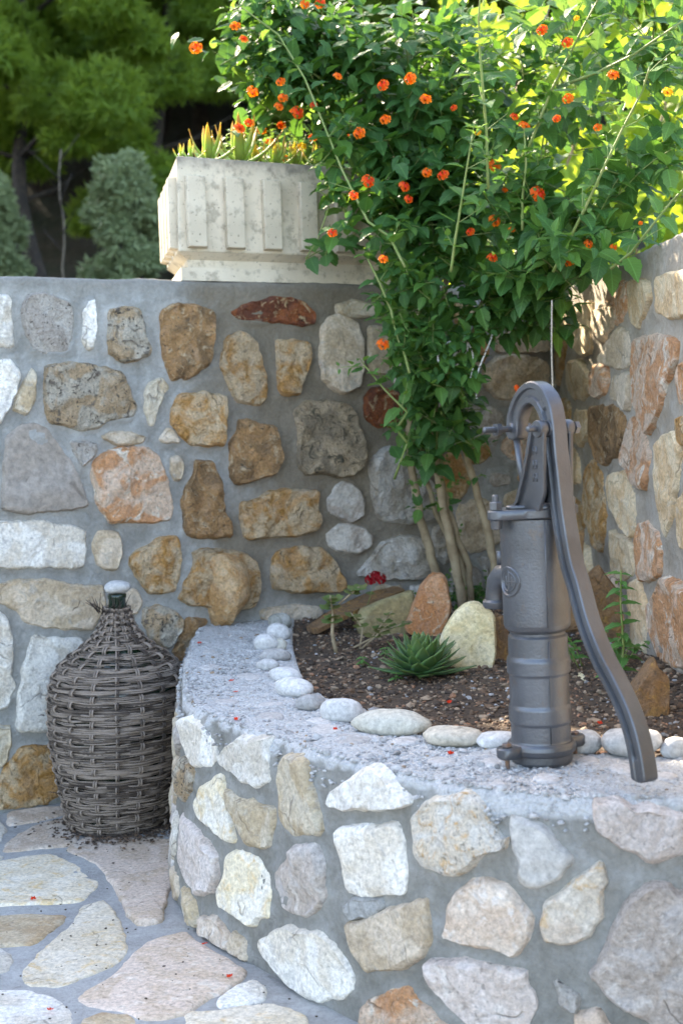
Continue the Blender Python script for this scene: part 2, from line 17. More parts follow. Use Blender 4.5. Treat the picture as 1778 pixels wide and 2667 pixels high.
# ------------------------------------------------------------------ light
SUN = Vector((-.55, .835, .70)).normalized()
el = math.asin(SUN.z); az = math.atan2(SUN.x, SUN.y)
w = bpy.data.worlds.new('World'); S.world = w; w.use_nodes = True
nt = w.node_tree; bg = nt.nodes['Background']; sky = nt.nodes.new('ShaderNodeTexSky')
sky.sky_type = 'NISHITA'; sky.sun_disc = False; sky.sun_elevation = el; sky.sun_rotation = az
sky.dust_density = 1.5; sky.air_density = .8; sky.ozone_density = .8
nt.links.new(sky.outputs[0], bg.inputs[0]); bg.inputs[1].default_value = .15
sl = bpy.data.lights.new('sun', 'SUN'); so = bpy.data.objects.new('sun', sl); COL.objects.link(so)
sl.energy = 3.0; sl.angle = math.radians(.5); sl.color = (1, .93, .82)
so.rotation_euler = SUN.to_track_quat('Z', 'Y').to_euler(); so.location = SUN * 30
vs = S.view_settings; vs.view_transform = 'Standard'; vs.look = 'None'; vs.gamma = 1; vs.exposure = 2.95; vs.use_white_balance = True; vs.white_balance_temperature = 7700
S.cycles.max_bounces = 7; S.cycles.transparent_max_bounces = 4

# ------------------------------------------------------------------ material helpers
class N:
    def __init__(s, name):
        s.m = bpy.data.materials.new(name); s.m.use_nodes = True; s.t = s.m.node_tree
        s.b = s.t.nodes['Principled BSDF']
    def n(s, typ, **k):
        x = s.t.nodes.new('ShaderNode' + typ)
        for a, v in k.items(): setattr(x, a, v)
        return x
    def l(s, a, b): s.t.links.new(a, b)
    def co(s, kind='Object', rnd=True):
        tc = s.n('TexCoord').outputs[kind]
        if not rnd: return tc
        oi = s.n('ObjectInfo'); mu = s.n('VectorMath', operation='MULTIPLY_ADD')
        s.l(oi.outputs['Random'], mu.inputs[0]); mu.inputs[1].default_value = (31, 47, 23); s.l(tc, mu.inputs[2])
        return mu.outputs[0]
    def noise(s, v, sc, det=5, dist=0., rough=.55):
        x = s.n('TexNoise'); s.l(v, x.inputs['Vector'])
        x.inputs['Scale'].default_value = sc; x.inputs['Detail'].default_value = det
        x.inputs['Distortion'].default_value = dist; x.inputs['Roughness'].default_value = rough
        return x.outputs['Fac']
    def ramp(s, f, a, b):
        x = s.n('MapRange'); x.interpolation_type = 'SMOOTHSTEP'; s.l(f, x.inputs[0])
        x.inputs[1].default_value = a; x.inputs[2].default_value = b
        return x.outputs[0]
    def mix(s, f, a, b, typ='MIX'):
        x = s.n('Mix', data_type='RGBA', blend_type=typ)
        for i, v in ((0, f), (6, a), (7, b)):
            if isinstance(v, (int, float)): x.inputs[i].default_value = v
            elif isinstance(v, tuple): x.inputs[i].default_value = (*v, 1)
            else: s.l(v, x.inputs[i])
        return x.outputs[2]
    def math(s, op, a, b=0., c=None):
        x = s.n('Math', operation=op)
        for i, v in enumerate((a, b, c)):
            if v is None: continue
            if isinstance(v, (int, float)): x.inputs[i].default_value = v
            else: s.l(v, x.inputs[i])
        return x.outputs[0]
    def hsv(s, c, val, sat=1., hue=.5):
        x = s.n('HueSaturation'); s.l(c, x.inputs['Color'])
        for k, v in (('Value', val), ('Saturation', sat), ('Hue', hue)):
            if isinstance(v, (int, float)): x.inputs[k].default_value = v
            else: s.l(v, x.inputs[k])
        return x.outputs[0]
    def bump(s, h, st, d, prev=None):
        x = s.n('Bump'); x.inputs['Strength'].default_value = st; x.inputs['Distance'].default_value = d
        s.l(h, x.inputs['Height'])
        if prev: s.l(prev, x.inputs['Normal'])
        return x.outputs[0]
    def out(s, col=None, rough=.8, nrm=None, metal=0., spec=.3):
        if col is not None:
            if isinstance(col, tuple): s.b.inputs['Base Color'].default_value = (*col, 1)
            else: s.l(col, s.b.inputs['Base Color'])
        if isinstance(rough, (int, float)): s.b.inputs['Roughness'].default_value = rough
        else: s.l(rough, s.b.inputs['Roughness'])
        s.b.inputs['Metallic'].default_value = metal; s.b.inputs['Specular IOR Level'].default_value = spec
        if nrm: s.l(nrm, s.b.inputs['Normal'])
        return s.m

def stone_mat(name, A, B, C, sc=16., cs=.5, pits=.0, bmp=.5, streak=None):
    m = N(name); v = m.co()
    if streak:
        mp = m.n('Mapping'); m.l(v, mp.inputs[0]); mp.inputs['Scale'].default_value = streak; v2 = mp.outputs[0]
    else: v2 = v
    n1 = m.noise(v2, sc * .6, 6, .8); n2 = m.noise(v, sc * 1.3, 8, 1.2, .65); n3 = m.noise(v, sc * 7, 6, .2, .7)
    c = m.mix(m.ramp(n1, .43, .57), A, B)
    c = m.mix(m.math('MULTIPLY', m.ramp(n2, .52, .68), cs * 1.4), c, C)
    c = m.hsv(c, m.math('MULTIPLY_ADD', n3, 1.7, .17), m.math('MULTIPLY_ADD', n2, .9, .68))
    oi = m.n('ObjectInfo')
    c = m.hsv(c, m.math('MULTIPLY_ADD', oi.outputs['Random'], .3, 1.05))
    # hairline cracks
    vo = m.n('TexVoronoi', feature='DISTANCE_TO_EDGE'); vo.inputs['Scale'].default_value = sc * .55
    ad = m.n('VectorMath', operation='MULTIPLY_ADD'); nn = m.n('TexNoise'); m.l(v, nn.inputs['Vector']); nn.inputs['Scale'].default_value = sc
    m.l(nn.outputs['Color'], ad.inputs[0]); ad.inputs[1].default_value = (.06, .06, .06); m.l(v, ad.inputs[2]); m.l(ad.outputs[0], vo.inputs['Vector'])
    cr = m.math('MULTIPLY', m.ramp(vo.outputs['Distance'], .022, .004), m.ramp(m.noise(v, 9, 2), .56, .66))
    c = m.mix(m.math('MULTIPLY', cr, .45), c, (.05, .035, .025))
    pn = m.noise(v, 85, 3, .3)
    if pits: c = m.mix(m.math('MULTIPLY', m.ramp(pn, .60, .70), pits), c, (.06, .05, .04))
    h = m.math('ADD', m.math('MULTIPLY', n2, 1.), m.math('MULTIPLY', n3, .5))
    h = m.math('SUBTRACT', h, m.math('MULTIPLY', cr, .5))
    nr = m.bump(h, bmp, .028); nr = m.bump(m.noise(v, 260, 4), bmp * .5, .0015, nr)
    return m.out(c, .88, nr)

SM = {}
def smdef(k, *a, **kw): SM[k] = stone_mat('stone_' + k, *a, **kw)
smdef('white', (.60, .58, .54), (.50, .46, .40), (.36, .35, .34), cs=.45, pits=.3)
smdef('cream', (.46, .41, .33), (.38, .31, .22), (.33, .31, .28), cs=.5, pits=.2)
smdef('tan', (.48, .41, .33), (.38, .31, .23), (.32, .30, .27), cs=.6, pits=.2)
smdef('ochre', (.50, .39, .27), (.44, .27, .14), (.28, .17, .09), cs=.65, pits=.5, bmp=.9, sc=20)
smdef('orange', (.54, .42, .33), (.48, .27, .16), (.60, .54, .47), cs=.9, pits=.4, bmp=.8)
smdef('brown', (.40, .25, .14), (.24, .155, .09), (.50, .41, .31), cs=.7, pits=.7, bmp=1., sc=20)
smdef('red', (.26, .10, .055), (.15, .06, .04), (.50, .40, .28), cs=.9, pits=.7, bmp=1., sc=22)
smdef('dark', (.25, .205, .15), (.40, .32, .23), (.10, .09, .07), cs=.9, pits=.7, bmp=1.1, sc=24)
smdef('mottle', (.54, .49, .41), (.50, .38, .26), (.17, .15, .13), cs=.9, pits=.9, bmp=1.1, sc=24)
smdef('greypit', (.40, .38, .35), (.34, .31, .28), (.24, .22, .20), cs=.5, pits=.8, bmp=.8, sc=22)
smdef('grey', (.36, .34, .31), (.28, .25, .22), (.42, .40, .38), cs=.6, pits=.3)
smdef('greywhite', (.46, .44, .41), (.36, .32, .27), (.28, .28, .28), cs=.6, pits=.2, bmp=.9, streak=(1, 1, .35))
smdef('slate', (.30, .275, .25), (.27, .24, .21), (.33, .30, .28), cs=.3, bmp=.2, sc=8)
smdef('greysmooth', (.40, .39, .37), (.38, .35, .30), (.44, .43, .42), cs=.3, bmp=.25, sc=10)
smdef('pinktan', (.49, .42, .355), (.41, .33, .265), (.56, .53, .50), cs=.6, pits=.2)
smdef('pink', (.54, .49, .46), (.47, .41, .37), (.56, .53, .50), cs=.5, pits=.4, bmp=.7)
smdef('pinkgrey', (.46, .43, .41), (.40, .35, .31), (.56, .53, .50), cs=.6, pits=.3, bmp=.7)
smdef('yellow', (.55, .49, .38), (.56, .53, .47), (.48, .36, .22), cs=.5, pits=.15)
smdef('yellowpink', (.54, .49, .42), (.50, .43, .36), (.54, .40, .26), cs=.5, pits=.1)
smdef('whiteorange', (.58, .55, .50), (.56, .50, .42), (.50, .36, .23), cs=.7, pits=.5, bmp=.8, sc=22)
smdef('darkgrey', (.26, .26, .25), (.22, .22, .21), (.30, .30, .30), cs=.3, bmp=.3)
smdef('pinkdirt', (.48, .40, .34), (.42, .34, .27), (.52, .47, .42), cs=.7, pits=.35, bmp=.35)
smdef('flagcream', (.55, .50, .42), (.50, .44, .35), (.48, .34, .18), cs=.4, pits=.25, bmp=.3)
smdef('flagtan', (.46, .38, .28), (.40, .30, .20), (.50, .45, .38), cs=.5, pits=.3, bmp=.3)
smdef('peb_white', (.44, .44, .435), (.38, .38, .375), (.33, .32, .305), cs=.3, bmp=.08, sc=14, pits=.1)
smdef('peb_cream', (.38, .37, .33), (.34, .32, .27), (.34, .33, .30), cs=.4, bmp=.08, sc=14, pits=.1)
smdef('peb_tan', (.38, .35, .30), (.34, .31, .26), (.42, .39, .35), cs=.3, bmp=.06, sc=14, pits=.1)
smdef('peb_grey', (.33, .325, .32), (.28, .275, .27), (.5, .49, .48), cs=.4, bmp=.08, sc=14, pits=.1)
smdef('peb_dark', (.26, .26, .24), (.20, .20, .18), (.3, .3, .3), cs=.4, bmp=.06, sc=14)
smdef('peb_brown', (.32, .21, .13), (.26, .17, .1), (.3, .25, .2), cs=.4, bmp=.1, sc=24)
smdef('orangepink', (.50, .30, .19), (.44, .22, .12), (.52, .42, .33), cs=.7, pits=.5, bmp=.6, sc=24)
smdef('yellowslab', (.52, .46, .31), (.44, .38, .24), (.40, .33, .22), cs=.4, pits=.4, bmp=.35, sc=14)
smdef('brownslab', (.26, .16, .09), (.20, .13, .08), (.36, .24, .13), cs=.7, pits=.5, bmp=.8, sc=20)
smdef('oliveslab', (.25, .22, .13), (.20, .16, .09), (.30, .25, .16), cs=.5, pits=.2, bmp=.4, sc=12)
smdef('boulder', (.50, .36, .23), (.42, .26, .14), (.54, .44, .33), cs=.6, pits=.3, bmp=.9, sc=18)
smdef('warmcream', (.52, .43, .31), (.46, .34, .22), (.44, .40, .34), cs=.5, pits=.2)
smdef('chip', (.40, .39, .38), (.34, .33, .32), (.46, .45, .44), cs=.4, bmp=.2, sc=20)

def mortar_mat(name, brownx=None, rough_attr=False, base=((.29, .295, .285), (.21, .21, .195), (.42, .435, .43)), smearc=(.46, .44, .40)):
    m = N(name); v = m.co(rnd=False)
    n1 = m.noise(v, 5, 6, .8); n2 = m.noise(v, 16, 7, .4, .62); n3 = m.noise(v, 90, 5, 0, .7)
    c = m.mix(m.ramp(n1, .35, .65), base[0], base[1])
    c = m.mix(m.math('MULTIPLY', m.ramp(n2, .42, .72), .5), c, base[2])
    sm_ = m.n('Attribute'); sm_.attribute_name = 'smear'
    c = m.mix(m.math('MULTIPLY', sm_.outputs['Fac'], .35), c, smearc)
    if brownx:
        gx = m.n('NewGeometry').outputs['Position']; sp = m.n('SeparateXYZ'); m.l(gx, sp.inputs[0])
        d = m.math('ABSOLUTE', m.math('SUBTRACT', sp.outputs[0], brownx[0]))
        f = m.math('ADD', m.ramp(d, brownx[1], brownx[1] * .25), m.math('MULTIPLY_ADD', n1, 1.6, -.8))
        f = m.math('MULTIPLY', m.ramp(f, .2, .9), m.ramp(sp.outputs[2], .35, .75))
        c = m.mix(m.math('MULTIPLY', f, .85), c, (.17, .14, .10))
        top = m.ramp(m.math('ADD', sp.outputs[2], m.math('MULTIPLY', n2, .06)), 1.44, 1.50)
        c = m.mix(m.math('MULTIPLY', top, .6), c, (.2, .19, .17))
    c = m.hsv(c, m.math('MULTIPLY_ADD', n3, .8, .6))
    n5 = m.noise(v, 34, 6, .6, .7)
    c = m.mix(m.math('MULTIPLY', m.ramp(n5, .58, .72), .45), c, (.13, .12, .105))
    h = m.math('ADD', n2, m.math('MULTIPLY', n3, .35))
    st, dd = .35, .012
    nr = m.bump(h, .6, .016); nr = m.bump(m.noise(v, 300, 4, 0, .7), .55, .002, nr)
    if rough_attr:
        at = m.n('Attribute'); at.attribute_name = 'crumb'
        f = at.outputs['Fac']
        g1 = m.noise(v, 150, 5, .3, .75)
        vo = m.n('TexVoronoi'); m.l(v, vo.inputs['Vector']); vo.inputs['Scale'].default_value = 140
        cc = m.mix(m.ramp(g1, .30, .60), (.42, .425, .43), (.60, .605, .60))
        cc = m.mix(m.math('MULTIPLY', m.ramp(m.noise(v, 60, 4), .6, .7), .5), cc, (.16, .155, .15))
        c = m.mix(f, c, cc)
        nr2 = m.bump(m.math('ADD', g1, m.math('MULTIPLY', vo.outputs['Distance'], .8)), .9, .007)
        mx = m.n('Mix', data_type='VECTOR'); m.l(f, mx.inputs[0]); m.l(nr, mx.inputs[4]); m.l(nr2, mx.inputs[5]); nr = mx.outputs[1]
    return m.out(c, .9, nr, spec=.2)
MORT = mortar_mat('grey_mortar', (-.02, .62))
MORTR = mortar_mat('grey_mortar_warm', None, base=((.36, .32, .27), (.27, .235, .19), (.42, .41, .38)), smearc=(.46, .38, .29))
MORTC = mortar_mat('grey_mortar_crumb', None, True, base=((.235, .23, .21), (.185, .18, .16), (.35, .36, .36)), smearc=(.40, .39, .36))
MORTF = mortar_mat('pale_floor_mortar', None, base=((.38, .38, .37), (.31, .305, .295), (.45, .455, .45)))

def plain(name, c, rough=.6, metal=0., spec=.4, ns=40, var=.4, bmp=.1, bd=.002, c2=None):
    m = N(name); v = m.co(); n = m.noise(v, ns, 5)
    cc = m.mix(m.ramp(n, .35, .65), c, c2 or tuple(x * (1 - var) for x in c))
    return m.out(cc, rough, m.bump(m.noise(v, ns * 5, 4), bmp, bd), metal, spec)

def leaf_mat(name, c, c2, trans, rough=.45, tw=.35, veins=True):
    m = N(name); oi = m.n('ObjectInfo'); tc = m.n('TexCoord')
    n = m.noise(m.co('Object', False), 9, 3)
    f = m.math('ADD', m.math('MULTIPLY', n, 1.2), m.math('MULTIPLY_ADD', oi.outputs['Random'], .5, -.4))
    col = m.mix(m.ramp(f, .2, .85), c, c2)
    nr = None
    if veins:
        sp = m.n('SeparateXYZ'); m.l(tc.outputs['UV'], sp.inputs[0])
        ax = m.math('ABSOLUTE', m.math('SUBTRACT', sp.outputs[0], .5))
        mid = m.ramp(ax, .045, .01)
        wv = m.math('SINE', m.math('MULTIPLY', m.math('SUBTRACT', sp.outputs[1], m.math('MULTIPLY', ax, .45)), 52.))
        side = m.ramp(wv, .80, 1.)
        col = m.mix(m.math('MULTIPLY', m.math('MAXIMUM', mid, m.math('MULTIPLY', side, .45)), .5), col, tuple(min(1, x * 2.2 + .02) for x in c2))
        nr = m.bump(m.math('SUBTRACT', m.math('MULTIPLY', wv, -.5), mid), .35, .0012)
    m.out(col, rough, nr, 0, .3)
    tr = m.n('BsdfTranslucent'); tcn = m.mix(m.ramp(f, .2, .85), trans, tuple(x * .8 for x in trans)); m.l(tcn, tr.inputs[0])
    mx = m.n('MixShader'); mx.inputs[0].default_value = tw
    m.l(m.b.outputs[0], mx.inputs[1]); m.l(tr.outputs[0], mx.inputs[2])
    m.l(mx.outputs[0], m.t.nodes['Material Output'].inputs[0])
    return m.m
LEAF = leaf_mat('lantana_leaf', (.032, .10, .028), (.06, .155, .034), (.16, .36, .04), .5, .30)
LEAFL = leaf_mat('young_lantana_leaf', (.07, .17, .04), (.10, .24, .05), (.30, .50, .07), .45, .4)
VINE = leaf_mat('vine_leaf', (.09, .17, .03), (.13, .22, .035), (.46, .60, .05), .5, .52)
MINTM = leaf_mat('mint_leaf', (.05, .15, .035), (.08, .2, .045), (.2, .4, .05), .5, .3)
GERM = leaf_mat('geranium_leaf', (.10, .17, .05), (.20, .16, .07), (.25, .3, .06), .6, .25, veins=False)
STEM = plain('green_stem', (.16, .24, .06), .5, c2=(.22, .26, .09))
BARK = plain('lantana_bark', (.36, .29, .19), .8, c2=(.24, .18, .11), ns=25, bmp=.5, bd=.004)
PBARK = plain('pine_bark', (.045, .036, .03), .9, c2=(.022, .019, .018), ns=12, bmp=.6, bd=.02)

# ------------------------------------------------------------------ object helpers
def props(o, label=None, cat=None, group=None, kind=None):
    for k, v in (('label', label), ('category', cat), ('group', group), ('kind', kind)):
        if v: o[k] = v
    return o
def empty(name, loc, label=None, cat=None, group=None, kind=None):
    o = bpy.data.objects.new(name, None); o.location = loc; o.empty_display_size = .1; COL.objects.link(o)
    return props(o, label, cat, group, kind)
def wloc(o):
    v = Vector(o.location)
    while o.parent: o = o.parent; v += o.location
    return v
def mk(name, verts, faces, mat, parent=None, smooth=True, origin=None, mats=None, uvs=None, matidx=None):
    """world-space verts -> object with its origin at `origin` (defaults to centroid)"""
    V = np.asarray(verts, float)
    if origin is None: origin = V.mean(0)
    origin = Vector(origin)
    me = bpy.data.meshes.new(name); me.from_pydata((V - np.array(origin)).tolist(), [], faces)
    for mm in (mats or [mat]): me.materials.append(mm)
    if matidx is not None: me.polygons.foreach_set('material_index', np.asarray(matidx, np.int32))
    if smooth: me.polygons.foreach_set('use_smooth', [True] * len(me.polygons))
    if uvs is not None:
        uv = me.uv_layers.new(name='UVMap'); li = np.empty(len(me.loops), np.int32); me.loops.foreach_get('vertex_index', li)
        uv.data.foreach_set('uv', np.asarray(uvs)[li].ravel())
    me.update()
    o = bpy.data.objects.new(name, me); COL.objects.link(o)
    if parent: o.parent = parent; o.location = origin - wloc(parent)
    else: o.location = origin
    return o
def inst(name, mesh, loc, rot, scale, parent):
    o = bpy.data.objects.new(name, mesh); COL.objects.link(o); o.parent = parent
    o.matrix_basis = Matrix.Translation(Vector(loc) - wloc(parent)) @ rot.to_4x4() @ Matrix.Scale(scale, 4)
    return o
class MB:
    def __init__(s): s.v = []; s.f = []; s.mi = []
    def add(s, v, f, mi=0):
        k = len(s.v); s.v += [tuple(x) for x in v]; s.f += [tuple(i + k for i in q) for q in f]; s.mi += [mi] * len(f); return s
    def tube(s, P, R, n=8, mi=0, cap=True, sq=1.):
        P = [Vector(p) for p in P]; R = R if hasattr(R, '__len__') else [R] * len(P)
        v = []; f = []; ref = None
        for i, p in enumerate(P):
            t = (P[min(i + 1, len(P) - 1)] - P[max(i - 1, 0)]).normalized()
            if ref is None:
                ref = t.cross(Vector((0, 0, 1)));
                if ref.length < .05: ref = t.cross(Vector((0, 1, 0)))
            ref = (ref - t * ref.dot(t)).normalized(); b = t.cross(ref)
            for k in range(n):
                a = 2 * math.pi * k / n; v.append(p + (ref * math.cos(a) + b * math.sin(a) * sq) * R[i])
        for i in range(len(P) - 1):
            for k in range(n): f.append((i * n + k, i * n + (k + 1) % n, (i + 1) * n + (k + 1) % n, (i + 1) * n + k))
        if cap: f.append(tuple(range(n))[::-1]); f.append(tuple((len(P) - 1) * n + k for k in range(n)))
        return s.add(v, f, mi)
    def lathe(s, prof, n=48, c=(0, 0, 0), X=None, mi=0, wob=None):
        """prof = [(r,z)], X = 3x3 frame"""
        c = Vector(c); X = X or Matrix.Identity(3); v = []; f = []
        for r, z in prof:
            for k in range(n):
                a = 2 * math.pi * k / n; rr = r if wob is None else r + wob(a, z)
                v.append(c + X @ Vector((rr * math.cos(a), rr * math.sin(a), z)))
        for i in range(len(prof) - 1):
            for k in range(n): f.append((i * n + k, i * n + (k + 1) % n, (i + 1) * n + (k + 1) % n, (i + 1) * n + k))
        f.append(tuple(range(n))[::-1]); f.append(tuple((len(prof) - 1) * n + k for k in range(n)))
        return s.add(v, f, mi)
    def prism(s, poly, X, c, t0, t1, mi=0, ch=0.):
        """2D poly extruded t0..t1 along the third axis of X, chamfer ch"""
        c = Vector(c); n = len(poly); cx = sum(p[0] for p in poly) / n; cy = sum(p[1] for p in poly) / n
        def ring(t, ins):
            o = []
            for p in poly:
                d = math.hypot(p[0] - cx, p[1] - cy) or 1; k = max(.2, 1 - ins / d)
                o.append(c + X @ Vector((cx + (p[0] - cx) * k, cy + (p[1] - cy) * k, t)))
            return o
        rs = [ring(t0, ch), ring(t0 + ch, 0), ring(t1 - ch, 0), ring(t1, ch)] if ch else [ring(t0, 0), ring(t1, 0)]
        v = [q for r in rs for q in r]; f = []
        for i in range(len(rs) - 1):
            for k in range(n): f.append((i * n + k, i * n + (k + 1) % n, (i + 1) * n + (k + 1) % n, (i + 1) * n + k))
        f.append(tuple(range(n))[::-1]); f.append(tuple((len(rs) - 1) * n + k for k in range(n)))
        return s.add(v, f, mi)
    def obj(s, name, mat, parent=None, smooth=True, origin=None, mats=None, angle=None):
        o = mk(name, s.v, s.f, mat, parent, smooth, origin, mats, matidx=s.mi if mats else None)
        if angle: sharp(o, angle)
        return o
def sharp(o, deg=35):
    me = o.data; me.set_sharp_from_angle(angle=math.radians(deg)); return o
def frame(z, x=None):
    z = Vector(z).normalized(); x = Vector(x) if x is not None else (Vector((0, 0, 1)) if abs(z.z) < .9 else Vector((1, 0, 0)))
    x = (x - z * x.dot(z)).normalized(); y = z.cross(x)
    return Matrix((x, y, z)).transposed()
def scatter(name, templ, T, mat, parent=None, mats=None, mi=None, uv=True, smooth=True, kind=None):
    """join many copies of template meshes: templ=[(V,F,UV)], T=[(templ index, 4x4)]"""
    VV = []; FF = []; UU = []; MI = []; k = 0
    for idx, (ti, M) in enumerate(T):
        V, F, U = templ[ti]; A = np.array(M)
        VV.append(V @ A[:3, :3].T + A[:3, 3])
        FF += [tuple(i + k for i in q) for q in F]; k += len(V)
        if uv: UU.append(U)
        if mi is not None: MI += [mi[idx]] * len(F)
    V = np.concatenate(VV)
    o = mk(name, V, FF, mat, parent, smooth, None, mats, np.concatenate(UU) if uv else None, MI if mi is not None else None)
    return props(o, kind=kind)

# ------------------------------------------------------------------ surfaces
C30, S30 = math.cos(math.radians(30)), .5
B0 = Vector((-.89, 3.88, 0)); BU = Vector((C30, S30, 0)); BN = Vector((S30, -C30, 0))
R0 = Vector((.745, 4.824, 0)); RU = (Vector((.80, 2.0, 0)) - R0).normalized(); RN = Vector((RU.y, -RU.x, 0))
def catmull(P, n=12):
    P = [Vector((*p, 0)) for p in P]; P = [2 * P[0] - P[1]] + P + [2 * P[-1] - P[-2]]; o = []
    for i in range(1, len(P) - 2):
        for k in range(n):
            t = k / n; a, b, c, d = P[i - 1:i + 3]
            o.append(.5 * ((2 * b) + (-a + c) * t + (2 * a - 5 * b + 4 * c - d) * t * t + (-a + 3 * b - 3 * c + d) * t ** 3))
    o.append(P[-2]); return o
CP = catmull(D['PATH']); CS = [0.]
for i in range(1, len(CP)): CS.append(CS[-1] + (CP[i] - CP[i - 1]).length)
def cpath(s):
    if s <= 0: i = 0
    else:
        i = min(len(CP) - 2, next((j for j in range(len(CS) - 1) if CS[j + 1] >= s), len(CS) - 2))
    a, b = CP[i], CP[i + 1]; t = (s - CS[i]) / (CS[i + 1] - CS[i]); p = a + (b - a) * t
    a2 = CP[max(0, i - 3)]; b2 = CP[min(len(CP) - 1, i + 4)]
    u = (b2 - a2).normalized(); return p, Vector((u.y, -u.x, 0))
HL = .452; HB = 1.465
mapB = lambda u, z, o: B0 + BU * u + BN * o + Vector((0, 0, z))
mapR = lambda u, z, o: R0 + RU * u + RN * o + Vector((0, 0, z))
def mapC(u, z, o):
    p, n = cpath(u); return p + n * (o + .028 * (1 - z / HL)) + Vector((0, 0, z))
mapF = lambda x, y, o: Vector((x, y, o))

def pip(x, y, poly):
    r = False; n = len(poly); j = n - 1
    for i in range(n):
        xi, yi = poly[i]; xj, yj = poly[j]
        if (yi > y) != (yj > y) and x < (xj - xi) * (y - yi) / (yj - yi) + xi: r = not r
        j = i
    return r
def resample(P, n):
    L = [0]
    for i in range(len(P)): L.append(L[-1] + math.dist(P[i], P[(i + 1) % len(P)]))
    o = []; j = 0
    for k in range(n):
        t = L[-1] * k / n
        while L[j + 1] < t: j += 1
        f = (t - L[j]) / max(1e-9, L[j + 1] - L[j]); a = P[j]; b = P[(j + 1) % len(P)]
        o.append((a[0] + (b[0] - a[0]) * f, a[1] + (b[1] - a[1]) * f))
    return o
def chaikin(P, q=.2):
    o = []
    for i in range(len(P)):
        a = P[i]; b = P[(i + 1) % len(P)]
        o += [(a[0] + (b[0] - a[0]) * q, a[1] + (b[1] - a[1]) * q), (a[0] + (b[0] - a[0]) * (1 - q), a[1] + (b[1] - a[1]) * (1 - q))]
    return o
ROUGHS = {'ochre': 1.3, 'brown': 1.5, 'mottle': 1.5, 'dark': 1.6, 'red': 1.5, 'orange': 1.2, 'slate': .35, 'greysmooth': .4, 'greywhite': 1.4, 'whiteorange': 1.2, 'pink': 1.1, 'pinkgrey': 1.1}
def stone(mapf, poly, h, style, parent, name='stone', flat=1., bury=.012, lift=0., aspect=1., dome=0., grow=.0055):
    per = sum(math.dist(poly[i], poly[(i + 1) % len(poly)]) for i in range(len(poly)))
    n = int(max(22, min(80, per / .0085))); sd = random.random() * 50
    P = resample(chaikin(poly, .12), n)
    cx = sum(p[0] for p in P) / n; cy = sum(p[1] for p in P) / n
    P = [(p[0] + (p[0] - cx) / (math.hypot((p[0] - cx) / aspect, p[1] - cy) or 1) * grow, p[1] + (p[1] - cy) / (math.hypot((p[0] - cx) / aspect, p[1] - cy) or 1) * grow) for p in P]
    Q = []
    for i, p in enumerate(P):
        a = P[i - 1]; b = P[(i + 1) % n]; t = (b[0] - a[0], b[1] - a[1]); L = math.hypot(*t) or 1
        q = Vector((p[0] * 38 / aspect, p[1] * 38, sd)); j = .0055 * noise.noise(q) + .0018 * noise.noise(q * 2.9)
        Q.append((p[0] + t[1] / L * j * aspect, p[1] - t[0] / L * j))
    r = ROUGHS.get(style, .9) * flat
    tx, ty = random.uniform(-1, 1) * .10 * flat, random.uniform(-1, 1) * .10 * flat
    V = []; F = []; o0 = mapf(cx, cy, 0)
    rings = [(-.004, -bury), (0., .001), (.0022, h * .5), (.0065, h * .85)]
    m = 9
    for k in range(m): rings.append(('s', 1 - (k + .35) / m))
    for ins, off in rings:
        for p in Q:
            dx, dy = p[0] - cx, p[1] - cy; d = math.hypot(dx, dy) or 1
            if ins == 's': k = off * max(.35, 1 - .010 / d)
            else: k = max(.5, 1 - ins / d)
            x, y = cx + dx * k, cy + dy * k
            if ins == 's':
                q = Vector((x / aspect, y, sd)); nz = noise.noise(q * 14) + .5 * noise.noise(q * 34); rd = noise.noise(q * 9 + Vector((9, 9, 9)))
                vd = noise.voronoi(q * 15)[0]; z = h * (.94 + .14 * (1 - off)) + r * (.0048 * nz + .0045 * (abs(rd) * 2 - .4) + .006 * (min(.5, (vd[1] - vd[0])) * 2 - .5) + .0012 * noise.noise(q * 90)) + dx / aspect * k * tx + dy * k * ty
            else:
                q = Vector((x / aspect * 30, y * 30, sd))
                z = off + (r * .003 * noise.noise(q) + (dx / aspect * tx + dy * ty) * min(1, off / max(h, .001))) * (1 if off > .002 else 0)
            if dome and ins == 's': z += dome * (1 - off ** 2) ** .6
            z = max(z, .0015) if not (ins != 's' and off <= .002) else z
            V.append(mapf(x, y, z + lift))
    NR = len(rings)
    for i in range(NR - 1):
        for k in range(n): F.append((i * n + k, i * n + (k + 1) % n, (i + 1) * n + (k + 1) % n, (i + 1) * n + k))
    V.append(mapf(cx, cy, h * 1.1 + lift + dome)); c = len(V) - 1
    for k in range(n): F.append(((NR - 1) * n + k, (NR - 1) * n + (k + 1) % n, c))
    a, b, c3 = V[0], V[n // 3], V[2 * n // 3]
    if (b - a).cross(c3 - a).dot(mapf(cx, cy, 1) - mapf(cx, cy, 0)) < 0: F = [q[::-1] for q in F]
    o = mk(name, V, F, SM[style], parent, True, o0)
    if flat > .3: sharp(o, 38)
    return o
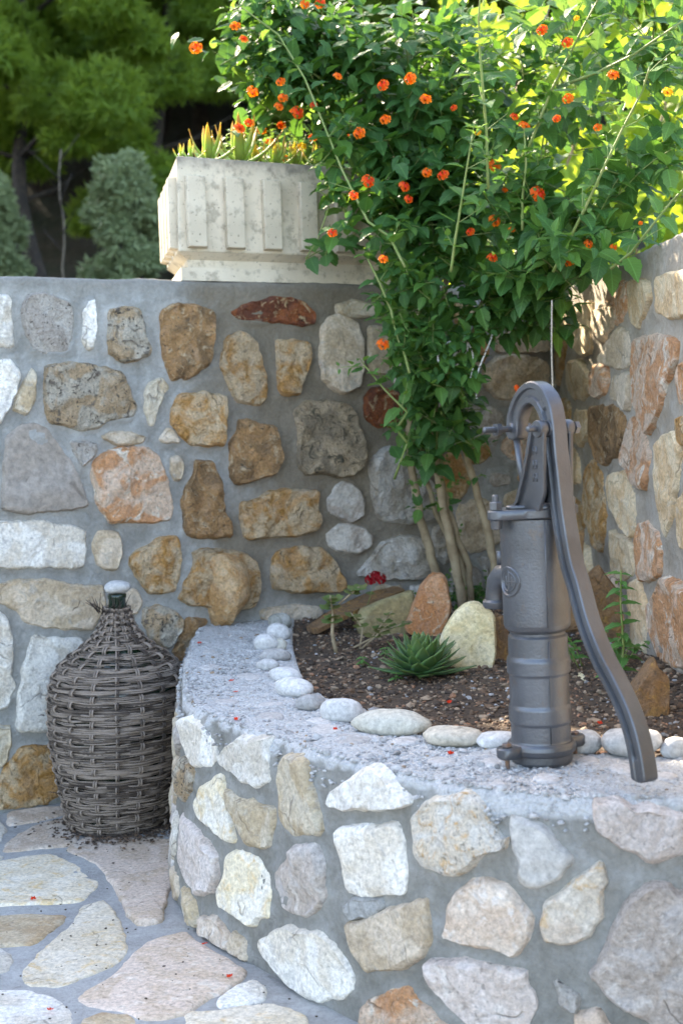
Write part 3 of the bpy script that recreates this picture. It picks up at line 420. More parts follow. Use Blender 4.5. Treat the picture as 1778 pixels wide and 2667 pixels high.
def fill(existing, region, rmin, rmax, gap, tries, asp=1., cellchk=None):
    """grow irregular stone outlines in what the traced ones leave free"""
    polys = [list(map(tuple, p)) for p in existing]; new = []
    bb = [(min(q[0] for q in p), min(q[1] for q in p), max(q[0] for q in p), max(q[1] for q in p)) for p in polys]
    def free(x, y, g):
        for p, b in zip(polys, bb):
            if b[0] - g * asp < x < b[2] + g * asp and b[1] - g < y < b[3] + g:
                if pip(x, y, p): return False
                for i in range(len(p)):
                    a = p[i]; c = p[(i + 1) % len(p)]
                    ax, ay = a[0] / asp, a[1]; dx, dy = c[0] / asp - ax, c[1] - ay
                    t = max(0, min(1, ((x / asp - ax) * dx + (y - ay) * dy) / max(1e-9, dx * dx + dy * dy)))
                    if math.hypot(x / asp - ax - dx * t, y - ay - dy * t) < g: return False
        return True
    x0, y0, x1, y1 = region
    for t in range(tries):
        x, y = random.uniform(x0, x1), random.uniform(y0, y1)
        rr = rmin * 1.25 if t > tries * .5 else (rmin + rmax) / 2 * .9
        if cellchk and not cellchk(x, y): continue
        if not free(x, y, rr * .8 + gap): continue
        R = []
        R0_ = random.uniform((rmin + rmax) / 2, rmax) if t < tries * .5 else random.uniform(rmin * 1.2, rmax)
        ph = random.random() * 6; sx = random.uniform(.8, 1.3)
        pts = []
        nn = random.choice((7, 8, 9, 10))
        for k in range(nn):
            a = 2 * math.pi * (k + random.uniform(-.25, .25)) / nn; r = rr * .7
            ux, uy = math.cos(a) * sx, math.sin(a) / sx
            lim = R0_ * random.uniform(.85, 1.15)
            while r < lim:
                r += .006; px, py = x + ux * r * asp, y + uy * r
                if not (x0 <= px <= x1 and y0 <= py <= y1) or (cellchk and not cellchk(px, py)) or not free(px, py, gap): r -= .008; break
            R.append(r); pts.append((x + ux * r * asp, y + uy * r))
        if min(R) < rmin * .5 or sum(R) / nn < rmin: continue
        polys.append(pts); new.append(pts)
        bb.append((min(q[0] for q in pts), min(q[1] for q in pts), max(q[0] for q in pts), max(q[1] for q in pts)))
    return new
def polydist(U, Z, polys, asp=1.):
    """distance (m) of grid points to the nearest stone outline, negative inside"""
    U = np.asarray(U, float); Z = np.asarray(Z, float); best = np.full(U.shape, 9.)
    for P in polys:
        P = np.array(P, float); m = (U > P[:, 0].min() - .06 * asp) & (U < P[:, 0].max() + .06 * asp) & (Z > P[:, 1].min() - .06) & (Z < P[:, 1].max() + .06)
        if not m.any(): continue
        x = U[m]; y = Z[m]; d = np.full(x.shape, 9.); ins = np.zeros(x.shape, bool); n = len(P)
        for i in range(n):
            a = P[i]; b = P[(i + 1) % n]
            dx, dy = (b[0] - a[0]) / asp, b[1] - a[1]; t = np.clip((((x - a[0]) / asp) * dx + (y - a[1]) * dy) / max(1e-9, dx * dx + dy * dy), 0, 1)
            d = np.minimum(d, np.hypot((x - a[0]) / asp - dx * t, y - a[1] - dy * t))
            c = (a[1] > y) != (b[1] > y)
            if b[1] != a[1]: ins ^= c & (x < (b[0] - a[0]) * (y - a[1]) / (b[1] - a[1]) + a[0])
        best[m] = np.minimum(best[m], np.where(ins, -d, d))
    return best
def lip(d, w):
    if d < -.012: return 0.
    q = max(0., .55 + 1.3 * noise.noise(w * 9) + .7 * noise.noise(w * 27))
    return (.0085 * math.exp(-((d - .004) / .008) ** 2) * q - .0055 if d > -.002 else .0048 * math.exp(-((d + .002) / .003) ** 2) * q - .0055)
def sweep(name, svals, pathf, prof, disp, mat, parent, attr=None, polys=None, asp=1.):
    ND = None
    if polys:
        G = np.array([[s] * len(prof) for s in svals]); H = np.array([[p[1] for p in prof]] * len(svals)); ND = polydist(G, H, polys, asp); NR = []
    """prof [(off,z,(normal off, normal z))]; disp(world, s, j)-> metres"""
    V = []; F = []; A = []; m = len(prof)
    for i, s in enumerate(svals):
        p, n = pathf(s)
        for j, (off, z, nn) in enumerate(prof):
            w = p + n * off + Vector((0, 0, z)); d, a = disp(w, s, j)
            if polys:
                e = ND[i, j] if off > -.02 else 9.
                if nn[0] > .8: d += lip(e, w) * (.8 if z > .1 or 1 else 1)
                NR.append(math.exp(-(max(0, e) / .016) ** 2) * max(0, min(1, .55 + 1.2 * noise.noise(w * 13))))
            V.append(w + (n * nn[0] + Vector((0, 0, nn[1]))) * d); A.append(a)
    for i in range(len(svals) - 1):
        for j in range(m - 1): F.append((i * m + j, (i + 1) * m + j, (i + 1) * m + j + 1, i * m + j + 1))
    F.append(tuple(range(m))); F.append(tuple((len(svals) - 1) * m + j for j in range(m))[::-1])
    o = mk(name, V, F, mat, parent, True, pathf(svals[len(svals) // 2])[0])
    if polys: at = o.data.attributes.new('smear', 'FLOAT', 'POINT'); at.data.foreach_set('value', NR)
    if attr:
        at = o.data.attributes.new(attr, 'FLOAT', 'POINT'); at.data.foreach_set('value', A)
    return o
def fb(w): return .007 * noise.noise(w * 5) + .004 * noise.noise(w * 14) + .0016 * noise.noise(w * 45) + .0008 * noise.noise(w * 110)
def frange(a, b, st):
    n = max(1, int(round((b - a) / st))); return [a + (b - a) * i / n for i in range(n + 1)]
def wall_prof(top, thick, st, z0=-.05):
    pr = [(0, z, (1, 0)) for z in frange(z0, top - .02, st)]
    pr += [(-.004, top - .008, (.8, .5)), (-.012, top - .001, (.4, .9)), (-.025, top, (0, 1))]
    pr += [(-o, top, (0, 1)) for o in frange(.05, thick, .03)] + [(-thick - .001, top - .05, (-1, 0)), (-thick - .001, z0, (-1, 0))]
    return pr

# ================================================================== GROUND AND WALLS
# patio floor
patio = empty('patio_floor', (0, 2, 0), kind='structure')
xs = frange(-2.15, 1.0, .02); ys = frange(1.9, 4.2, .02)
V = [(x, y, .004 * noise.noise(Vector((x * 5, y * 5, 0))) + .0025 * noise.noise(Vector((x * 17, y * 17, 1)))) for y in ys for x in xs]
F = [(j * len(xs) + i, j * len(xs) + i + 1, (j + 1) * len(xs) + i + 1, (j + 1) * len(xs) + i) for j in range(len(ys) - 1) for i in range(len(xs) - 1)]
mk('floor_mortar', V, F, MORTF, patio, origin=(0, 2, 0))
V = [(-2.15, -6, 0), (4, -6, 0), (4, 1.9, 0), (-2.15, 1.9, 0)]
mk('near_floor', V, [(0, 1, 2, 3)], SM['pinkdirt'], patio, origin=(0, 0, 0))
for st, h, P in D['FLOOR']: stone(mapF, [(x / 1000, y / 1000) for x, y in P], h / 1000 * .9, st, patio, 'paving_slab', flat=.22, bury=.006, grow=.010)
def floor_ok(x, y):
    if (Vector((x, y, 0)) - B0).dot(BN) < .03: return False
    if y > 2.2 and x > -.5:
        for p in CP[::6]:
            if abs(p.y - y) < .12 and x > p.x - .06: return False
        if x > -.05 and y > 2.15: return False
    return True
ex = [[(x / 1000, y / 1000) for x, y in P] for _, _, P in D['FLOOR']]
for P in fill(ex, (-1.9, 1.95, .95, 3.8), .05, .22, .03, 5000, cellchk=floor_ok):
    stone(mapF, P, .005, random.choice(['flagcream', 'pinkdirt', 'flagtan', 'white', 'pinktan']), patio, 'paving_slab', flat=.22, bury=.006)

def build_wall(root, data, mapf, region, styles, gap, rmin, rmax, tries, asp=1., chk=None, clampz=(.004, 1.39)):
    ex = []
    for st, h, P in data:
        Q = [(x / 1000, min(max(z / 1000, clampz[0]), clampz[1] + .03)) for x, z in P]; ex.append(Q)
        stone(mapf, Q, max(.012, h / 1000 * .95), st, root, aspect=asp)
    fl = fill(ex, region, rmin, rmax, gap, tries, asp, chk)
    for P in fl: stone(mapf, P, random.uniform(.008, .018), random.choice(styles), root, aspect=asp)
    return ex + fl
back = empty('back_stone_wall', mapB(.9, 0, 0), 'long grey mortared stone wall behind the wicker bottle with the concrete planter on top', 'stone wall')
polysB = build_wall(back, D['BACK'], mapB, (-1.5, .02, 1.88, 1.40), ['tan', 'grey', 'cream', 'ochre', 'greywhite', 'white', 'pinktan'], .020, .022, .085, 9000)
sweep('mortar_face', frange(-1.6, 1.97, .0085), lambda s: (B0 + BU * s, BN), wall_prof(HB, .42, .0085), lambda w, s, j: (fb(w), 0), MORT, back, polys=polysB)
st_, h_, P_ = D['PROTR'][0]
stone(mapB, [(x / 1000, z / 1000) for x, z in P_], .02, 'boulder', back, dome=.085)
right = empty('right_stone_wall', mapR(1.6, 0, 0), 'warm lit stone wall running towards the camera behind the iron pump', 'stone wall')
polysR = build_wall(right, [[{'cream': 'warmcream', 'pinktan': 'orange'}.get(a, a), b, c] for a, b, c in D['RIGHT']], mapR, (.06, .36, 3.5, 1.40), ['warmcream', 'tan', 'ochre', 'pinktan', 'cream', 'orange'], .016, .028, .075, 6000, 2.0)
sweep('mortar_face', frange(0, 3.6, .015), lambda s: (R0 + RU * s, RN), wall_prof(HB - .01, .35, .010), lambda w, s, j: (fb(w), 0), MORTR, right, polys=polysR, asp=2.)

# curved raised bed wall
curved = empty('curved_bed_wall', (0, 2.47, 0), 'low curved pale stone wall with rough concrete ledge round the flower bed', 'stone wall')
prof = [(.028 * (1 - z / HL), z, (1, 0)) for z in frange(-.03, .415, .0095)]
nface = len(prof)
for a in range(1, 9):
    t = a / 8 * math.pi / 2; prof.append((-.03 + .03 * math.cos(t), .422 + .03 * math.sin(t), (math.cos(t), math.sin(t))))
prof += [(-o, HL, (0, 1)) for o in frange(.037, .285, .0075)] + [(-.291, HL - .012, (-.7, .7)), (-.295, .33, (-1, 0)), (-.295, .0, (-1, 0))]
def cdisp(w, s, j):
    off, z, nn = prof[j]
    edge = .438 + .022 * noise.noise(Vector((s * 9, 3, 0))) + .02 * noise.noise(Vector((s * 31, 7, 0))) - .022 * math.exp(-((s - 2.25) / .12) ** 2)
    a = min(1, max(0, (z - edge) / .006 + .5)) if off > -.2 or z > .44 else 1
    if j > len(prof) - 3: a = 0
    rough = .004 * noise.noise(w * 22) + .0035 * noise.noise(w * 60) + .003 * noise.noise(w * 130)
    d = fb(w) * (.5 if z > .42 else .7) + a * (rough + .003)
    if j > len(prof) - 4: d = 0
    return d, a
ex = []
for st, h, P in D['CURVE']:
    Q = [(x / 1000, max(z / 1000, .006)) for x, z in P]; ex.append(Q)
    stone(mapC, Q, max(.012, h / 1000 * .85), st, curved)
fl = fill(ex, (.12, .01, CS[-1] - .02, .36), .020, .075, .02, 6000)
for P in fl: stone(mapC, P, .010, random.choice(['tan', 'white', 'pink', 'cream', 'grey']), curved)
cl = sweep('mortar_and_ledge', frange(-.02, CS[-1] + .02, .0075), cpath, prof, cdisp, MORTC, curved, 'crumb', polys=ex + fl)
for (x, y, z), wd in D['CHIP']:
    k = random.randint(6, 8); a0 = random.random() * 6
    P = [(x + math.cos(a0 + 6.283 * i / k) * wd * .5 * random.uniform(.7, 1.1), y + math.sin(a0 + 6.283 * i / k) * wd * .65 * random.uniform(.7, 1.1)) for i in range(k)]
    stone(mapF, P, .0055, 'chip', curved, 'stone_chip', flat=.2, bury=.006, lift=HL + .001)
# crumbs on the ledge
ICO = []
def ico(seed):
    random.seed(seed); t = (1 + 5 ** .5) / 2
    v = [(-1, t, 0), (1, t, 0), (-1, -t, 0), (1, -t, 0), (0, -1, t), (0, 1, t), (0, -1, -t), (0, 1, -t), (t, 0, -1), (t, 0, 1), (-t, 0, -1), (-t, 0, 1)]
    f = [(0, 11, 5), (0, 5, 1), (0, 1, 7), (0, 7, 10), (0, 10, 11), (1, 5, 9), (5, 11, 4), (11, 10, 2), (10, 7, 6), (7, 1, 8), (3, 9, 4), (3, 4, 2), (3, 2, 6), (3, 6, 8), (3, 8, 9), (4, 9, 5), (2, 4, 11), (6, 2, 10), (8, 6, 7), (9, 8, 1)]
    return (np.array([[c * random.uniform(.38, .6) for c in p] for p in v]), f, None)
ICO = [ico(i) for i in range(8)]; random.seed(11)
def rndM(loc, s, flat=.7):
    R = Matrix.Rotation(random.random() * 6.28, 3, Vector((random.uniform(-1, 1), random.uniform(-1, 1), random.uniform(-1, 1))).normalized())
    return Matrix.Translation(loc) @ Matrix.Diagonal((1, 1, flat, 1)) @ (R @ Matrix.Diagonal((s, s * random.uniform(.6, 1.1), s * random.uniform(.5, .9)))).to_4x4()
GR = [plain('grit_' + n, c, .85, ns=60) for n, c in (('white', (.47, .47, .465)), ('grey', (.33, .32, .31)), ('tan', (.34, .25, .17)), ('brown', (.17, .105, .065)), ('dark', (.07, .05, .037)), ('clay', (.36, .19, .11)))]
T = []; mi = []
for i in range(5200):
    s = random.uniform(.05, CS[-1]); p, n = cpath(s); e = random.random() ** 1.6
    if random.random() < .3:
        z = .455 - random.random() ** 2 * .055; off = 0 if z < .43 else -.02
        loc = p + n * (off + .002) + Vector((0, 0, z))
    else: loc = p + n * (-.02 - .22 * random.random()) + Vector((0, 0, HL + .002))
    T.append((random.randrange(8), rndM(loc, random.uniform(.0022, .0075) * (1 if random.random() < .95 else 1.8)))); mi.append(random.choices((0, 1, 2), (.85, .13, .02))[0])
scatter('ledge_grit', ICO, T, None, curved, GR, mi, uv=False, smooth=False, kind='stuff')

# soil
inner = [cpath(s) for s in frange(.02, CS[-1], .05)]
poly = [((p + n * -.27).x, (p + n * -.27).y) for p, n in inner] + [(.80, 2.42), (.765, 4.82), (-.25, 4.30)]
def soilz(x, y): return .438 + .012 * noise.noise(Vector((x * 4, y * 4, 2))) + .004 * noise.noise(Vector((x * 22, y * 22, 2))) + .002 * noise.noise(Vector((x * 70, y * 70, 2)))
xs = frange(-.45, .9, .012); ys = frange(2.35, 4.95, .014); idx = {}; V = []; F = []
for j, y in enumerate(ys):
    for i, x in enumerate(xs):
        if pip(x, y, poly): idx[i, j] = len(V); V.append((x, y, soilz(x, y)))
for (i, j) in list(idx):
    if all(k in idx for k in ((i + 1, j), (i, j + 1), (i + 1, j + 1))): F.append((idx[i, j], idx[i + 1, j], idx[i + 1, j + 1], idx[i, j + 1]))
SOIL = plain('dark_soil', (.055, .038, .026), .95, ns=70, c2=(.10, .068, .045), bmp=.8, bd=.004)
soil = props(mk('bed_soil', V, F, SOIL), kind='structure')
T = []; mi = []
while len(T) < 11500:
    y = 2.42 + 2.3 * random.random() ** 1.3; x = random.uniform(-.4, .8)
    if not pip(x, y, poly): continue
    s = random.choices((random.uniform(.002, .005), random.uniform(.005, .009), random.uniform(.009, .016)), (.74, .23, .03))[0]
    T.append((random.randrange(8), rndM((x, y, soilz(x, y) + s * .15), s))); mi.append(random.choices(range(6), (.012, .03, .22, .36, .32, .06))[0])
props(scatter('bed_gravel', ICO, T, None, None, GR, mi, uv=False, smooth=False), kind='stuff')

# terrain behind the walls
def tz(x, y):
    d = (Vector((x, y, 0)) - B0).dot(-BN)
    q = max(0, y - 17)
    return 1.38 + .058 * max(0, d - 1) + .012 * noise.noise(Vector((x * .8, y * .8, 0))) + (.55 * q if q < 70 else 38) - .1 * min(q, 3)
xs = frange(-60, 60, 1.2); V = []; F = []
ds = [.41, .8, 1.3, 2, 3, 4, 5, 6.5, 8, 10, 12, 14, 16, 18, 20, 23, 26, 30, 35, 40, 50, 60, 75, 95]
for d in ds:
    for u in xs:
        p = B0 + BU * u - BN * d; V.append((p.x, p.y, tz(p.x, p.y)))
n = len(xs)
for j in range(len(ds) - 1):
    for i in range(n - 1): F.append((j * n + i, j * n + i + 1, (j + 1) * n + i + 1, (j + 1) * n + i))
HILL = plain('forest_floor', (.035, .03, .02), .95, ns=2, c2=(.018, .022, .01), bmp=.8, bd=.1)
props(mk('hillside', V, F, HILL, origin=(0, 10, 1.4)), kind='structure')
V = [(-300, -300, -.06), (300, -300, -.06), (300, 300, -.06), (-300, 300, -.06)]
props(mk('ground', V, [(0, 1, 2, 3)], plain('dry_ground', (.22, .19, .14), .95, ns=1), origin=(0, 0, -.06)), kind='structure')
# unseen building added at the left to keep the sun off the patio
shade_building = empty('added_shade_building', (-8, 9.5, 1.5), 'tall unseen building added beyond the stone wall to keep the sun off the patio', 'shade_building')
hb = MB(); X3 = Matrix.Identity(3); HP = [(-3.78, 9.0), (-6.5, 13.1), (-14, 9.5), (-11, 4.9)]
hb.prism(HP, X3, (0, 0, 0), 1.0, 9.2); hb.obj('wall', plain('shade_building_plaster', (.55, .52, .46), .9, ns=5, var=.1), shade_building, False)
hb = MB(); hb.prism(HP, X3, (0, 0, 0), 9.203, 9.4); hb.obj('roof_slab', plain('shade_building_roof', (.4, .25, .18), .9), shade_building, False)
WN = plain('window_glass', (.05, .06, .07), .1)
for k in range(3):
    for zz in (3.2, 6.0):
        a_ = Vector((*HP[0], 0)); d_ = (Vector((*HP[3], 0)) - a_).normalized(); n_h = Vector((-d_.y, d_.x, 0)); n_h = n_h if n_h.y < 0 else -n_h
        p_ = a_ + d_ * (1.4 + k * 2.6); hb = MB(); hb.add([p_ + n_h * .02 + Vector((0, 0, zz)), p_ + d_ * 1.1 + n_h * .02 + Vector((0, 0, zz)), p_ + d_ * 1.1 + n_h * .02 + Vector((0, 0, zz + 1.4)), p_ + n_h * .02 + Vector((0, 0, zz + 1.4))], [(0, 1, 2, 3)]); hb.obj('window', WN, shade_building, False)

# ================================================================== PUMP
IRON = N('cast_iron_paint'); _v = IRON.co(rnd=False)
_n1 = IRON.noise(_v, 9, 5); _n2 = IRON.noise(_v, 240, 4); _n3 = IRON.noise(_v, 38, 5, 0, .7)
_c = IRON.mix(IRON.ramp(_n1, .35, .65), (.132, .142, .160), (.100, .104, .112))
_c = IRON.mix(IRON.math('MULTIPLY', IRON.ramp(_n3, .56, .70), .5), _c, (.15, .12, .10))
_nr = IRON.bump(_n2, .45, .0012); _nr = IRON.bump(_n3, .25, .002, _nr)
IRON.out(_c, IRON.math('MULTIPLY_ADD', _n3, .25, .26), _nr, .65, .5); IRON = IRON.m
RUST = plain('rusty_iron', (.22, .12, .07), .8, .2, ns=120, c2=(.13, .12, .12), bmp=.4)
PO = Vector(D['PUMP']); fa = Vector((.5, -.866, 0)); la = Vector((.866, .5, 0)); UPV = Vector((0, 0, 1))
lean = Vector((-.014, 0, 0))
def pp(f, l, z): return PO + fa * f + la * l + UPV * z + lean * z
pump = empty('hand_water_pump', PO, 'grey cast iron hand water pump with a long curved handle on the bed ledge', 'water pump')
XL = frame(UPV - lean * -1 if False else UPV + lean, la)
def lathe_obj(name, prof, n=64, parent=pump):
    pr = [prof[0]]
    for (r0, z0), (r1, z1) in zip(prof[:-1], prof[1:]):
        L = math.hypot(r1 - r0, z1 - z0)
        if L > .006: k = .0012 / L; pr += [(r0 + (r1 - r0) * k, z0 + (z1 - z0) * k), (r1 + (r0 - r1) * k, z1 + (z0 - z1) * k)]
        pr.append((r1, z1))
    b = MB(); b.lathe(pr, n, PO, XL); return b.obj(name, IRON, parent, True, PO, angle=35)
rb = .0515; ru = .0575
lathe_obj('barrel', [(.04, .03), (rb + .002, .03), (rb + .0025, .040), (rb, .044), (rb, .072), (rb + .001, .074), (rb + .0028, .077), (rb + .0028, .100), (rb + .0016, .104), (rb, .107), (rb, .157), (rb + .001, .159), (rb + .0032, .162), (rb + .0034, .183), (rb + .002, .188), (rb, .191), (rb - .0005, .224), (rb - .004, .228), (rb - .004, .232), (rb + .001, .236), (ru - .002, .239), (ru, .246), (ru + .0005, .34), (ru + .001, .428), (.04, .4285)], 72)
b = MB(); b.tube([pp(0, 0, .0) + Vector(((rb + .0003 + (.006 if z > .236 else 0)) * .18, -(rb + .0003 + (.006 if z > .236 else 0)) * .984, z)) for z in (.044, .10, .16, .22)], .0011, 5)
b.tube([pp(0, 0, z) + Vector(((ru + .0006) * .18, -(ru + .0006) * .984, 0)) for z in (.245, .34, .427)], .0011, 5); b.obj('casting_seam', IRON, pump)
lathe_obj('foot_disc', [(.03, .002), (.050, .002), (.053, .008), (.053, .020), (.03, .022)])
lathe_obj('foot_flange', [(.035, .019), (.055, .020), (.0585, .024), (.060, .031), (.0585, .038), (.055, .0415), (.035, .042)])
def capsule(l0, l1, r0, r1, n=14):
    P = []
    for k in range(n // 2 + 1):
        a = math.pi / 2 + math.pi * k / (n // 2); P.append((l0 + r0 * math.cos(a), r0 * math.sin(a)))
    for k in range(n // 2 + 1):
        a = -math.pi / 2 + math.pi * k / (n // 2); P.append((l1 + r1 * math.cos(a), r1 * math.sin(a)))
    return P
XT = frame(UPV + lean, la)
for sg in (-1, 1):
    b = MB(); b.prism([(x, y) for x, y in capsule(sg * .052 - .001, sg * .074, .024 if sg < 0 else .0165, .0165 if sg < 0 else .024)] if False else capsule(min(sg * .045, sg * .074), max(sg * .045, sg * .074), .018, .018), XT, PO, .020, .0395, ch=.003); lug = b.obj('foot_lug', IRON, pump, angle=40)
    b = MB(); b.lathe([(.002, .039), (.009, .0395), (.0085, .044), (.004, .046)], 6, pp(0, sg * .074, 0), XT); b.tube([pp(0, sg * .074, .0), pp(0, sg * .074, .022)], .004, 8); b.obj('anchor_bolt', RUST, lug, False)
# cap plate
b = MB()
P = []
for k in range(40):
    a = 2 * math.pi * k / 40; r = .061; x, y = r * math.cos(a), r * math.sin(a)
    if abs(math.cos(a)) > .86: x = math.copysign(.092 - (1 - abs(math.cos(a))) * .10, x); y = y * .72
    P.append((x, y))
b.prism(P, XT, PO, .430, .446, ch=.002); cap = b.obj('cap_plate', IRON, pump, angle=40)
b = MB(); b.prism([(x * .6, y * .62) for x, y in P], XT, PO, .4455, .452, ch=.002); b.obj('cap_step', IRON, cap, angle=40)
for sg in (-1, 1):
    b = MB(); c0 = pp(0, sg * .079, 0)
    b.lathe([(.003, .446), (.0115, .4465), (.0115, .4585), (.0095, .460), (.003, .4605)], 6, c0, XT)
    b.lathe([(.0055, .458), (.0058, .470), (.004, .4715)], 12, c0, XT)
    b.lathe([(.003, .412), (.0095, .414), (.0105, .428), (.003, .431)], 14, c0, XT); b.obj('cap_bolt', IRON, pump, False)
# bracket cheeks
ful = D['ARCH'][6]; FF, FZ = ful[0] - .001, ful[1] - .004
XP = Matrix((fa, UPV + lean * .8, -la)).transposed() if False else Matrix((fa, UPV, la)).transposed()
def cheek(l, name='bracket_cheek'):
    b = MB(); r = .0135
    P = [(-.004, .444), (.058, .444), (.072, .475), (FF + r - .001, FZ - .05), (FF + r, FZ)]
    for k in range(1, 8):
        a = math.pi * k / 8; P.append((FF + r * math.cos(a), FZ + r * math.sin(a)))
    P += [(FF - r, FZ - .004), (FF - .023, FZ - .04), (.024, .50), (.006, .462)]
    c0 = PO + lean * .5
    b.prism(P, XP, c0, l - .004, l + .004, ch=.0012)
    # rear rim
    Q = [(-.010, .446), (.004, .458), (.022, .50), (FF - .025, FZ - .04), (FF - r - .001, FZ - .004)]
    for (x0, z0), (x1, z1) in zip(Q[:-1], Q[1:]):
        b.add([c0 + XP @ Vector(p) for p in ((x0 - .003, z0, l - .010), (x0 + .005, z0, l - .010), (x0 + .005, z0, l + .010), (x0 - .003, z0, l + .010), (x1 - .003, z1, l - .010), (x1 + .005, z1, l - .010), (x1 + .005, z1, l + .010), (x1 - .003, z1, l + .010))],
              [(0, 1, 5, 4), (1, 2, 6, 5), (2, 3, 7, 6), (3, 0, 4, 7), (3, 2, 1, 0), (4, 5, 6, 7)])
    b.lathe([(.006, -.008), (r, -.008), (r + .001, -.006), (r + .001, .006), (r, .008), (.006, .008)], 20, c0 + XP @ Vector((FF, FZ, l)), frame(la, fa))
    o = b.obj(name, IRON, pump, angle=40); return o, c0
ck, c0 = cheek(-.029); ck2, _ = cheek(.027)
# raised marks on the near cheek (three small worn characters)
b = MB()
def bar(x, z, w, h):
    l = -.0335; q = [(x - w, z - h), (x + w, z - h), (x + w, z + h), (x - w, z + h)]
    b.prism(q, XP, c0, l - .0006, l + .001)
for k, z0 in enumerate((.545, .522, .500)):
    x = .052
    bar(x - .005, z0, .0011, .007); bar(x + .004, z0, .0011, .007); bar(x, z0 + .006, .004, .0011)
    if k != 1: bar(x, z0 - .0005, .004, .0011)
    if k == 1: bar(x, z0 - .006, .004, .0011)
b.obj('raised_marking', IRON, ck)
b = MB(); b.prism([(-.01, .444), (.056, .444), (.054, .453), (0, .453)], XP, c0, -.03, .028); b.obj('bracket_base', IRON, pump)
# pins
def pin(f, z, l0, l1, head, nut, name):
    b = MB(); A = c0 + XP @ Vector((f, z, 0)); X = frame(la, fa)
    b.lathe([(.002, l0), (.0048, l0 + .001), (.0052, l0 + .002), (.0052, l1 - .001), (.003, l1)], 14, A, X)
    if head: b.lathe([(.003, head - .004), (.0105, head - .004), (.0105, head + .004), (.003, head + .004)], 6, A, X)
    if nut: b.lathe([(.003, nut - .005), (.0115, nut - .0048), (.0115, nut + .004), (.003, nut + .005)], 6, A, X)
    return b.obj(name, IRON, pump, False)
pin(FF, FZ, -.056, .056, None, .046, 'pivot_pin')
RF, RZ = D['ARCH'][0]
pin(RF, RZ + .002, -.072, .026, .021, -.042, 'rod_bolt')
b = MB(); b.tube([c0 + XP @ Vector((RF + .001, z, -.004)) for z in (RZ + .012, RZ - .004)] , .011, 10); b.tube([c0 + XP @ Vector((RF * k, z, -.004)) for k, z in ((1, RZ - .004), (.7, .52), (.3, .455))], .0062, 12)
b.tube([c0 + XP @ Vector((.0, z, -.004)) for z in (.444, .46)], .012, 14); b.obj('piston_rod', IRON, pump)
# handle : grooved bar swept in the pump plane
A = [Vector((f, z)) for f, z in D['ARCH']]
A = [A[0] + Vector((-.004, -.016))] + A
sm = []
for i in range(len(A) - 1):
    a_, b_, c_, d_ = A[max(0, i - 1)], A[i], A[i + 1], A[min(len(A) - 1, i + 2)]
    for k in range(6):
        t = k / 6; sm.append(.5 * ((2 * b_) + (-a_ + c_) * t + (2 * a_ - 5 * b_ + 4 * c_ - d_) * t * t + (-a_ + 3 * b_ - 3 * c_ + d_) * t ** 3))
sm.append(A[-1])
b = MB(); V = []; F = []; NS = len(sm)
def sect(hn, hl, g):   # H section with grooved sides
    return [(hn, -hl + .002), (hn + .0016, -hl * .4), (hn + .0016, hl * .4), (hn, hl - .002), (hn - .002, hl), (hn * .42, hl), (hn * .28, hl - g), (-hn * .28, hl - g), (-hn * .42, hl), (-hn + .002, hl), (-hn, hl - .002), (-hn, -hl + .002), (-hn + .002, -hl), (-hn * .42, -hl), (-hn * .28, -hl + g), (hn * .28, -hl + g), (hn * .42, -hl), (hn - .002, -hl)]
tot = [0]
for i in range(1, NS): tot.append(tot[-1] + (sm[i] - sm[i - 1]).length)
for i, p in enumerate(sm):
    t = (sm[min(NS - 1, i + 1)] - sm[max(0, i - 1)]).normalized(); nn = Vector((t.y, -t.x)); q = tot[i] / tot[-1]
    if nn.x < 0 and q > .3: nn = -nn
    nn = Vector((-t.y, t.x))
    hn = .0160 + .004 * math.exp(-((q - .16) / .05) ** 2) - .001 * q; hl = .0150; g = .0060 * (1 if .2 < q < .95 else .3)
    if q < .17: hl = .0132; g = .0045
    if q > .80: hn += .0015 * (q - .8) / .2
    e = min(1, (tot[-1] - tot[i]) / .008); e = math.sqrt(max(.08, 1 - (1 - e) ** 2)) if e < 1 else 1
    e0 = min(1, tot[i] / .012 + .35)
    for (a1, l1) in sect(hn * e * e0, hl * (.6 + .4 * e), g * e): V.append(c0 + XP @ Vector((p.x - nn.x * a1, p.y - nn.y * a1, l1)))
m_ = 18
for i in range(NS - 1):
    for k in range(m_): F.append((i * m_ + k, i * m_ + (k + 1) % m_, (i + 1) * m_ + (k + 1) % m_, (i + 1) * m_ + k))
F += [tuple(range(m_))[::-1], tuple((NS - 1) * m_ + k for k in range(m_))]
b.add(V, F); 
b.lathe([(.006, -.017), (.0135, -.017), (.0145, -.015), (.0145, .015), (.0135, .017), (.006, .017)], 24, c0 + XP @ Vector((FF, FZ, 0)), frame(la, fa))
b.lathe([(.006, -.0135), (.0145, -.0135), (.0145, .0135), (.006, .0135)], 20, c0 + XP @ Vector((RF, RZ, 0)), frame(la, fa))
hd = b.obj('handle', IRON, pump, angle=27)
# spout
sd_ = -fa; b = MB(); zs = .322
b.tube([pp(-f, 0, z) for f, z in ((.03, zs), (.075, zs), (.095, zs - .003), (.108, zs - .014), (.113, zs - .032), (.1135, zs - .047))], [.021, .021, .0215, .0215, .0205, .0215], 24)
sp_ = b.obj('spout', IRON, pump, angle=50)
b = MB(); b.lathe([(.012, zs - .062), (.0235, zs - .0615), (.0265, zs - .057), (.0265, zs - .05), (.023, zs - .046), (.012, zs - .046)], 28, pp(-.1135, 0, 0), XT); b.obj('spout_lip', IRON, sp_, angle=40)
b = MB(); b.tube([pp(-.098, 0, zs + .017), pp(-.1, 0, zs + .032), pp(-.1, 0, zs + .041)], [.0075, .0068, .006], 10); b.obj('spout_peg', IRON, sp_)
